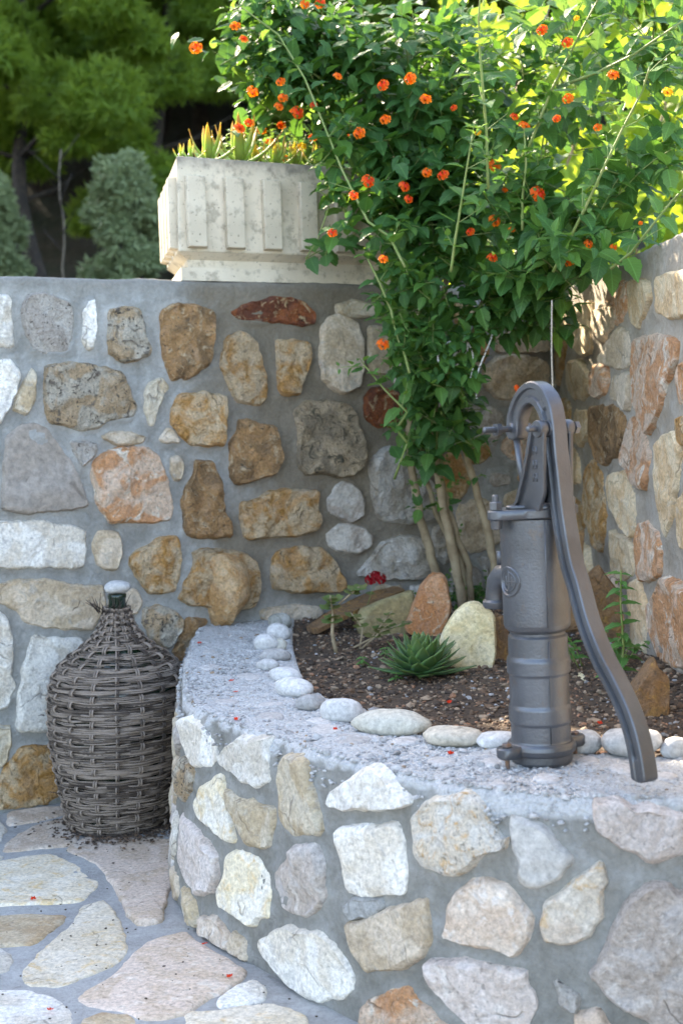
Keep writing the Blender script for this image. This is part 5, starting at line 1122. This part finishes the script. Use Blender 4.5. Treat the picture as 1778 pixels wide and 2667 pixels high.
def hexa(b, x0, x1, y0, y1, za, zb, tx=0, ty=0, ch=.004):
    """box in planter frame with taper tx,ty from bottom to top (grows by t each side)"""
    V = [plp(x0, y0, za), plp(x1, y0, za), plp(x1, y1, za), plp(x0, y1, za), plp(x0 - tx, y0 - ty, zb), plp(x1 + tx, y0 - ty, zb), plp(x1 + tx, y1 + ty, zb), plp(x0 - tx, y1 + ty, zb)]
    b.add(V, [(3, 2, 1, 0), (4, 5, 6, 7), (0, 1, 5, 4), (1, 2, 6, 5), (2, 3, 7, 6), (3, 0, 4, 7)])
hexa(b, .012, LX - .012, .012, LY - .012, .0, .038, -.002, -.002); b.obj('base_plinth', PLM, pl, False)
b = MB(); hexa(b, .035, LX - .035, .035, LY - .035, .038, .062, 0, 0); hexa(b, .035, LX - .035, .035, LY - .035, .062, .082, .028, .028); b.obj('cove', PLM, pl, False)
b = MB(); hexa(b, .008, LX - .008, .008, LY - .008, .082, H_ - .0, -.004, -.004); bd = b.obj('body', PLM, pl, False)
md = bd.modifiers.new('bevel', 'BEVEL'); md.width = .006; md.segments = 2
ztop, zbot = H_ - .055, .092
def flute(x, face):
    b = MB(); w = .033; pr = .028; c = .007
    def q(a, o, z): return plp(a, .009 - o + .002, z) if face == 'f' else plp(.009 - o + .002, a, z)
    V = [q(x - w, -.004, zbot), q(x + w, -.004, zbot), q(x + w, -.004, ztop), q(x - w, -.004, ztop), q(x - w + c, pr, zbot + .004), q(x + w - .002, pr, zbot + .004), q(x + w - .002, pr, ztop - .003), q(x - w + c, pr, ztop - .003)]
    b.add(V, [(4, 5, 6, 7), (0, 1, 5, 4), (1, 2, 6, 5), (2, 3, 7, 6), (3, 0, 4, 7)]); o = b.obj('flute', PLM, pl, False)
    m = o.modifiers.new('bevel', 'BEVEL'); m.width = .0025; m.segments = 2
for k in range(7): flute(.066 + k * .123, 'f')
for k in range(4): flute(.07 + k * .125, 's')
# top soil
b = MB(); hexa(b, .03, LX - .03, .03, LY - .03, H_ - .03, H_ + .002); b.obj('planter_soil', SOIL, pl, False)
# jelly plants
SUC = {}
def suc_mat(n, a, tipc, tr):
    m = N(n); tc = m.n('TexCoord'); sp = m.n('SeparateXYZ'); m.l(tc.outputs['UV'], sp.inputs[0]); c = m.mix(m.ramp(sp.outputs[1], .45, 1.), a, tipc)
    m.out(c, .4, None, 0, .4); m.b.inputs['Subsurface Weight'].default_value = .35; m.b.inputs['Subsurface Radius'].default_value = tr; m.b.inputs['Subsurface Scale'].default_value = .02; return m.m
JM = suc_mat('jelly_leaf', (.22, .34, .06), (.50, .20, .05), (.5, .6, .1)); SMT = suc_mat('succulent_leaf', (.07, .16, .065), (.095, .15, .055), (.3, .5, .1))
def fat_leaf(L, W, T, up, n=7):
    V = []; U = []; F = []
    for j in range(n + 1):
        t = j / n; w = W * (math.sin(math.pi * (t * .86 + .14)) ** .75) * (1 if t < 1 else 0) + .0001; th = T * (1 - t * .8)
        y = L * t; z = up * L * t * t
        for a in range(6): an = 2 * math.pi * a / 6; V.append((math.cos(an) * w, y, z + math.sin(an) * th + .35 * abs(math.cos(an)) * w * .6)); U.append((.5, t))
    for j in range(n):
        for a in range(6): F.append((j * 6 + a, j * 6 + (a + 1) % 6, (j + 1) * 6 + (a + 1) % 6, (j + 1) * 6 + a))
    return np.array(V), F, np.array(U)
jt = tmesh('leaf', fat_leaf(1, .105, .06, .55), JM); st = tmesh('leaf', fat_leaf(1, .20, .05, .25), SMT)
def rosette(name, loc, mesh, n, s, label, cat, group, el0, el1, seed, stem=None):
    random.seed(seed); root = empty(name, loc, label, cat, group)
    for k in range(n):
        t = k / n; a = k * 2.39996; el_ = el0 + (el1 - el0) * t; d = Vector((math.cos(a) * math.cos(el_), math.sin(a) * math.cos(el_), math.sin(el_))); X = frame(Vector((-math.cos(a) * math.sin(el_), -math.sin(a) * math.sin(el_), math.cos(el_))))
        M = leafM(Vector(loc) + Vector((0, 0, .02 * t + (stem or 0))) + d * .004, d, Vector((-math.cos(a) * math.sin(el_) * 1., -math.sin(a) * math.sin(el_), math.cos(el_))), s * (1 - .45 * t) * random.uniform(.85, 1.1))
        inst('leaf', mesh, M.to_translation(), M.to_quaternion().to_matrix(), M.to_scale().x, root)
    b = MB(); b.tube([Vector(loc) - Vector((0, 0, .02)), Vector(loc) + Vector((0, 0, .02 + (stem or 0)))], .008, 6); b.obj('stem', STEM, root); return root
JX = [(.0, .06, .045), (.03, .05, .055), (.09, .07, .11), (.19, .08, .15), (.31, .08, .09), (.38, .1, .085), (.45, .06, .08), (.26, .2, .10), (.10, .22, .09), (.54, .08, .08)]
JL = ['tiny red tipped jelly plant at the very left end of the planter', 'yellow green jelly plant second from the left end of the planter', 'bright spiky jelly plant glowing in the sun on the planter', 'largest jelly plant with curved red edged leaves on the planter', 'greenish jelly plant right of the largest one on the planter', 'jelly plant under the small orange lantana on the planter', 'jelly plant half hidden by lantana twigs on the planter', 'back jelly plant behind the largest one on the planter', 'back jelly plant behind the spiky ones at left of the planter', 'jelly plant deepest in the lantana shade on the planter']
for i, ((x, y, s), lb) in enumerate(zip(JX, JL)): rosette('jelly_plant', plp(x + .03, y, H_ - .005), jt, 13 if s > .08 else 6, s, lb, 'succulent', 'jelly plants in the planter', .15, 1.45, 60 + i)
rs = Vector(D['SUCC']); rosette('rosette_succulent', (rs.x, rs.y, soilz(rs.x, rs.y) + .006), st, 90, .116, 'green rosette succulent with pointed leaves in the middle of the bed', 'succulent', None, -.12, 1.35, 70, .006)
# small lantana in the planter
random.seed(44); sl_ = empty('small_lantana', plp(.52, .3, H_), 'small sunlit lantana with orange flowers growing in the planter', 'bush')
keep = leaves; leaves = []; twigs = MB()
for k in range(60):
    x = random.uniform(.16, .52); y = random.uniform(.15, .5); h = random.uniform(.0, .22); b_ = plp(.36 + (x - .36) * .6, y, H_ + h * .4)
    shoot(b_, plp(x, y, H_ + h + .1) - b_, .09, 4, .022, .034, .8, .0012)
scatter('foliage', LT, [(l[0], l[1]) for l in leaves], None, sl_, [LEAF, LEAFL], [1 if l[2] else 0 for l in leaves], kind='stuff'); props(twigs.obj('twigs', STEM, sl_), kind='stuff')
for x, y, h, t in ((.27, .2, .13, 'o'), (.30, .22, .10, 'o'), (.33, .15, .14, 'r'), (.38, .2, .19, 'o'), (.45, .2, .12, 'r'), (.52, .2, .2, 'r'), (.57, .2, .13, 'r'), (.40, .15, .08, 'y'), (.35, .25, .06, 'o')):
    inst('flower_head', FH[t], plp(x + .05, y, H_ + h), frame((0, -.7, .6)), .016, sl_)

# ================================================================== SMALL PLANTS IN THE BED
def small_plant(name, label, cat, stems, mat, stemmat=STEM, heads=()):
    global leaves, twigs
    root = empty(name, stems[0][0][0], label, cat); leaves = []
    for P, n, s0, s1, r, lb in stems:
        P = [Vector(p) for p in P]; Q = []
        for i in range(len(P) - 1):
            for k in range(3): Q.append(P[i].lerp(P[i + 1], k / 3))
        Q.append(P[-1]); b = MB(); b.tube(Q, [r * (1.1 - .5 * i / len(Q)) for i in range(len(Q))], 6); b.obj('stem', stemmat, root)
        for k in range(n):
            t = lb + (1 - lb) * (k + .5) / n; i = min(len(Q) - 2, int(t * (len(Q) - 1))); p = Q[i].lerp(Q[i + 1], t * (len(Q) - 1) - i); a = (k % 2) * 1.57 + random.uniform(-.4, .4)
            for sg in (0, math.pi):
                d = Vector((math.cos(a + sg), math.sin(a + sg), random.uniform(-.1, .45))).normalized(); s = (s1 + (s0 - s1) * t) * random.uniform(.8, 1.2)
                M = leafM(p, d, (0, -.3, 1), s); inst('leaf', mat[random.randrange(len(mat))], M.to_translation(), M.to_quaternion().to_matrix(), s, root)
    for p, t, s, d in heads: inst('flower_head', FH[t], p, frame(d), s, root)
    return root
random.seed(77)
MM = [tmesh('leaf', t, MINTM) for t in (leaf_tmpl(1, .5, 8, .9, .05, .2, .3), leaf_tmpl(1, .55, 8, .9, .05, .15, .5))]
def lobed():
    V, F, U = VT; return V * np.array([1, 1, .6]), F, U
GMs = [tmesh('leaf', lobed(), GERM)]
mb_, mt_ = Vector(D['MINT']), Vector(D['MINTTOP'])
small_plant('mint_plant', 'tall single stemmed mint growing beside the right wall', 'herb', [([mb_ - Vector((0, 0, .01)), mb_.lerp(mt_, .4) + Vector((.008, 0, 0)), mb_.lerp(mt_, .75), mt_], 11, .028, .056, .0028, .15)], MM)
m2 = Vector(D['MINT2']); ss = []
for k in range(9):
    o = Vector((random.uniform(-.05, .07), random.uniform(-.05, .05), 0)); ss.append(([m2 + o, m2 + o * 1.5 + Vector((0, 0, .05)), m2 + o * 2.0 + Vector((0, 0, random.uniform(.06, .10)))], 4, .022, .034, .0016, .2))
small_plant('mint_plant', 'low bushy mint clump on the soil just right of the pump', 'herb', ss, MM)
g0 = Vector(D['GER']); gt = [Vector(p) for p in D['GERTOP']]
small_plant('geranium', 'spindly geranium with few curled leaves at the left of the bed', 'flower', [([g0, g0.lerp(gt[0], .5) + Vector((-.006, 0, 0)), gt[0]], 3, .03, .03, .006, .8), ([gt[0], gt[1]], 4, .035, .032, .003, .3), ([gt[3], gt[3].lerp(gt[2], .6), gt[2]], 4, .035, .03, .003, .5)], GMs, BARK)
g2 = Vector(D['GER2'])
small_plant('geranium', 'sprawling geranium with thin bent stems left of the rosette succulent', 'flower', [([g2 + Vector((-.03, 0, .0)), g2 + Vector((.03, 0, .03)), g2 + Vector((.09, .02, .10))], 4, .03, .026, .003, .5), ([g2, g2 + Vector((.01, 0, .06)), g2 + Vector((-.02, .01, .10))], 3, .028, .022, .0025, .5), ([g2, g2 + Vector((.06, 0, .05)), g2 + Vector((.14, .03, .07))], 4, .03, .026, .003, .4)], GMs, BARK)
rf, rb_ = Vector(D['REDF']), Vector(D['REDB']) - Vector((0, 0, .03))
small_plant('crimson_flower', 'dark red flower cluster on a thin stalk in front of the back wall', 'flower', [([rb_, rb_.lerp(rf, .5) + Vector((.01, 0, -.01)), rf], 2, .02, .03, .0013, .1)], GMs, STEM, [(rf + Vector((-.013, 0, 0)), 'd', .02, Vector((-.3, -.6, .5))), (rf + Vector((.014, 0, .002)), 'd', .02, Vector((.3, -.6, .4))), (rf + Vector((0, 0, .012)), 'd', .016, Vector((0, -.4, 1)))])
for i, (tag, x, y, lb) in enumerate((('a', .04, 3.50, 'thin grassy seedling in the soil in front of the geranium'), ('b', .115, 3.30, 'tiny seedling left of the rosette succulent'), ('c', .10, 3.62, 'small clover like seedling beside the rosette succulent'))):
    p = Vector((x, y, soilz(x, y))); small_plant('seedling', lb, 'weed', [([p, p + Vector((.002, 0, .025))], 3, .016, .02, .0009, .3)], MM)

# ================================================================== ROPES AND LITTER
RP = plain('pale_rope', (.50, .46, .38), .9, ns=300, bmp=.6)
P = [Vector(p) for p in D['ROPE']]; b = MB()
for ph in (0, 2.1, 4.2):
    Q = []
    for i in range(len(P) - 1):
        for k in range(26): q = P[i].lerp(P[i + 1], k / 26); a = (i * 26 + k) * .75 + ph; Q.append(q + Vector((math.cos(a), math.sin(a), 0)) * .0011)
    b.tube(Q, .0012, 5)
props(b.obj('rope', RP), 'thin pale rope hanging straight down from the bush behind the pump top', 'rope')
CM = N('speckled_cord'); _v = CM.co(rnd=False); _ck = CM.noise(_v, 150, 1)
CM.out(CM.mix(CM.ramp(_ck, .56, .58), (.6, .6, .58), (.03, .03, .03)), .8, CM.bump(CM.noise(_v, 500, 2), .5, .001)); CM = CM.m
b = MB()
for L_ in D['CORD']:
    P = [Vector(p) for p in L_]; Q = []
    for i in range(len(P) - 1):
        a_, b_, c_, d_ = P[max(0, i - 1)], P[i], P[i + 1], P[min(len(P) - 1, i + 2)]
        for k in range(5):
            t = k / 5; Q.append(.5 * ((2 * b_) + (-a_ + c_) * t + (2 * a_ - 5 * b_ + 4 * c_ - d_) * t * t + (-a_ + 3 * b_ - 3 * c_ + d_) * t ** 3) - Vector((0, .15, 0)))
    Q.append(P[-1] - Vector((0, .15, 0))); b.tube(Q, .0027, 7)
props(b.obj('cord', CM), 'black and white speckled cord tied in loops around the lantana stems', 'cord')
FLB = ['fallen red floret on the ledge nearest the left bend', 'fallen red floret on the ledge above the white face stones', 'fallen red floret on the ledge below the long cream pebble', 'fallen orange floret at the far left rim of the ledge', 'smallest fallen red floret in the middle of the left ledge', 'fallen red floret left of the pump foot beside a grey chip', 'fallen red floret on the cream paving slab at the left', 'fallen red floret on the white paving slab in the bottom left corner', 'fallen orange floret on the patio at the foot of the curved wall', 'fallen red floret on the soil left of the pump', 'fallen red floret on the soil right of the pump', 'fallen dark red floret at the right tip of the largest paving slab']
random.seed(3)
for p, lb in zip(D['FALL'], FLB):
    b = MB(); c = Vector(p) + Vector((0, 0, .004))
    for q in range(2):
        X = frame(Vector((random.uniform(-.8, .8), random.uniform(-.8, .2), 1))); V = [c + Vector((q * .004, q * .002, .001))]
        for i in range(8): a = math.pi * i / 4; rr = .0055 if i % 2 else .0035; V.append(c + Vector((q * .004, q * .002, 0)) + X @ Vector((math.cos(a) * rr, math.sin(a) * rr, .0015 * (i % 2))))
        b.add(V, [(0, 1 + i, 1 + (i + 1) % 8) for i in range(8)])
    props(b.obj('fallen_floret', PR, None, False), lb, 'flower', 'fallen lantana florets')
T = []; mi = []
for k in range(900):
    a = random.uniform(-1.9, .6) if k % 3 else random.uniform(-3.6, .6); r = .125 + abs(random.gauss(0, .05)); p = DE + Vector((math.cos(a) * r, math.sin(a) * r, .006))
    if p.x > -.44: continue
    T.append((random.randrange(8), rndM(p, random.uniform(.002, .007), .35))); mi.append(random.choice((3, 4, 4)))
for k in range(160):
    p = Vector((random.uniform(-.8, .1), random.uniform(2.4, 3.6), .009)); T.append((random.randrange(8), rndM(p, random.uniform(.0015, .004), .5))); mi.append(4)
props(scatter('dirt_crumbs', ICO, T, None, None, GR, mi, uv=False, smooth=False), kind='stuff')

# ================================================================== TREES BEHIND
NEED = leaf_mat('pine_needles', (.07, .14, .02), (.13, .21, .03), (.42, .58, .07), .6, .45, False)
OLV = leaf_mat('olive_leaf', (.15, .20, .095), (.23, .29, .15), (.2, .3, .15), .5, .2, False)
def tuft(n, l, w, seed):
    random.seed(seed); V = []; F = []
    for i in range(n):
        d = Vector((random.gauss(0, 1), random.gauss(0, 1), random.gauss(.5, .8))).normalized(); s = d.cross(Vector((random.gauss(0, 1), random.gauss(0, 1), random.gauss(0, 1)))).normalized() * w
        c = d * l * .15; k = len(V); V += [c - s, c + s, c + d * l * .6 + s * .8, c + d * l, c + d * l * .6 - s * .8]; F.append((k, k + 1, k + 2, k + 3, k + 4))
    return np.array([tuple(v) for v in V]), F, None
TU = [tuft(7, 1., .085, i) for i in range(3)]
def crown_mesh(seed, R, H, nb, per, ts, mat, flat=.6):
    random.seed(seed); T = []
    for k in range(nb):
        t = random.random() ** .8; z = H * (t - .15); rr = R * (1 - .65 * t) * random.uniform(.3, 1.); a = random.random() * 6.28; c = Vector((math.cos(a) * rr, math.sin(a) * rr, z)); br = R * random.uniform(.12, .30)
        for i in range(per):
            v = Vector((random.gauss(0, 1), random.gauss(0, 1), random.gauss(0, 1))).normalized() * random.uniform(.5, 1.) ** .4
            if v.z < -.3: v.z *= .4
            p = c + Vector((v.x * br, v.y * br, v.z * br * flat)); X = frame(v + Vector((0, 0, .5))); T.append((random.randrange(3), Matrix.Translation(p) @ X.to_4x4() @ Matrix.Scale(ts * random.uniform(.7, 1.2), 4)))
    o = scatter('crown', TU, T, mat, None, uv=False, smooth=False); me = o.data; off = Vector(o.location); me.transform(Matrix.Translation(off)); bpy.data.objects.remove(o); return me
CR = [crown_mesh(1, 2.1, 5.2, 46, 300, .14, NEED, 1.), crown_mesh(2, 2.4, 5.6, 50, 300, .14, NEED, 1.), crown_mesh(3, 2.0, 4.8, 44, 300, .13, NEED, 1.)]
TU = [tuft(6, 1., .14, i) for i in range(3)]
CRC = [crown_mesh(4 + i, 2., 5.2, 30, 110, .22, NEED, .8) for i in range(3)]
def trunk_mesh(seed, h, r):
    random.seed(seed); b = MB(); P = [Vector((.25 * math.sin(i * .7 + seed), .2 * math.cos(i * .9 + seed) - .2, i * h / 8)) * (1 if i else 0) for i in range(9)]; b.tube(P, [r * (1 - .08 * i) for i in range(9)], 9)
    for k in range(10):
        i = random.randrange(3, 8); a = random.random() * 6.28; L = random.uniform(.7, 1.6); d = Vector((math.cos(a), math.sin(a), .35)); b.tube([P[i], P[i] + d * L * .5, P[i] + d * L + Vector((0, 0, .15))], [r * .3, r * .2, r * .08], 5)
    me = bpy.data.meshes.new('trunk'); me.from_pydata([tuple(v) for v in b.v], [], b.f); me.materials.append(PBARK); me.polygons.foreach_set('use_smooth', [True] * len(me.polygons)); return me
TRM = [trunk_mesh(1, 4.5, .13), trunk_mesh(2, 5., .15)]
PT = [(-3.45, 17.2, 1.3, .95, 0, 'pine whose trunk shows at the far left above the wall'), (-4.9, 19.2, 1.9, 1.2, 1, 'pine with bright sunlit top in the upper left corner'), (-1.95, 18.8, 1.1, 1., 2, 'pine standing directly behind the olive shrub'), (-.9, 20.5, 2.0, 1.15, 1, 'pine behind the left end of the planter'), (-3.0, 22.5, 3.0, 1.25, 0, 'taller pine in the second row between the two left trunks'), (.7, 19.5, 1.6, 1.1, 2, 'pine behind the planter and small lantana'), (2.4, 20, 1.8, 1.2, 0, 'pine hidden behind the top of the lantana'), (-6.8, 20, 2.2, 1.2, 2, 'pine just outside the left edge of the photo'), (-4.2, 21.5, 2.4, 1.15, 2, 'pine in the second row behind the sunlit corner pine'), (-2.2, 21.8, 2.2, 1.2, 0, 'broad pine in the second row above the olive shrub'), (-3.6, 24, 4.2, 1.3, 1, 'highest pine in the third row at the top left')]
def pine(x, y, hz, s, v, label, group):
    root = empty('pine_tree', (x, y, tz(x, y) - .1), label, 'pine tree', group); R = Matrix.Rotation(x * 7 + y, 3, 'Z')
    inst('trunk', TRM[v % 2], root.location, R, s, root); inst('crown', CR[v], Vector(root.location) + Vector((0, 0, hz)), R, s, root)
for x, y, hz, s, v, lb in PT: pine(x, y, hz + 1.0, s, v, lb, 'pines beyond the wall')
random.seed(90); T_ = []
fw_ = empty('distant_pine_wood', (0, 34, 12)); n_ = 0
FV = []; FFc = []; k0 = 0
for i in range(54):
    y = 24 + (i // 9) * 4.0 + random.uniform(-1.2, 1.2); x = (i % 9 - 4.2) * 3.3 + random.uniform(-1.2, 1.2) - 1; me = CRC[i % 3]; s = random.uniform(1.3, 1.9)
    A = np.empty(len(me.vertices) * 3); me.vertices.foreach_get('co', A); A = A.reshape(-1, 3); sel = None
    a = random.random() * 6.28; Rm = np.array(Matrix.Rotation(a, 3, 'Z')); A = (A * s) @ Rm.T + np.array([x, y, tz(x, y) + 1.6])
    nf = len(me.polygons); li = np.empty(len(me.loops), np.int32); me.loops.foreach_get('vertex_index', li); li = li.reshape(-1, 5) + k0
    if i // 9 > 1: li = li[::2]
    FV.append(A); FFc.append(li); k0 += len(A)
bpy.data.objects.remove(fw_)
props(mk('distant_pine_wood', np.concatenate(FV), np.concatenate(FFc).tolist(), NEED, None, False), kind='stuff')
TU = [tuft(7, 1., .13, i) for i in range(3)]
olv = crown_mesh(8, .46, 1.2, 60, 80, .065, OLV, 1.1)
def olive(x, y, s, label, z=None):
    z = tz(x, y) if z is None else z; root = empty('olive_tree', (x, y, z), label, 'olive tree'); inst('crown', olv, (x, y, z + .42 * s), Matrix.Rotation(x * 3, 3, 'Z'), s, root)
    b = MB()
    for k in range(3): b.tube([Vector((x, y, z)), Vector((x + .1 * s * math.cos(k * 2.2), y + .1 * s * math.sin(k * 2.2), z + .35 * s)), Vector((x + .25 * s * math.cos(k * 2.2 + .4), y + .25 * s * math.sin(k * 2.2 + .4), z + .9 * s))], [.03 * s, .022 * s, .01 * s], 6)
    b.obj('trunk', PBARK, root)
olive(-1.92, 13.2, 1.08, 'round silvery olive shrub behind the wall left of the planter'); olive(-3.75, 15.8, 1.15, 'dim bluish olive tree at the left edge above the wall')
random.seed(1)
sp0 = Vector((-2.55, 13.6, tz(-2.55, 13.6))); root = empty('bare_sapling', sp0, 'thin bare crooked sapling trunk left of the olive shrub', 'sapling')
b = MB(); b.tube([sp0 + Vector((.02 * math.sin(i * 1.7), 0, i * .22)) for i in range(9)], [.014 - .001 * i for i in range(9)], 6); b.obj('trunk', plain('sapling_bark', (.22, .19, .15), .9), root)
for k in range(6): b = MB(); p = sp0 + Vector((0, 0, .8 + k * .17)); b.tube([p, p + Vector((random.uniform(-.3, .3), random.uniform(-.2, .2), .25))], [.008, .003], 4); b.obj('branch', PBARK, root)
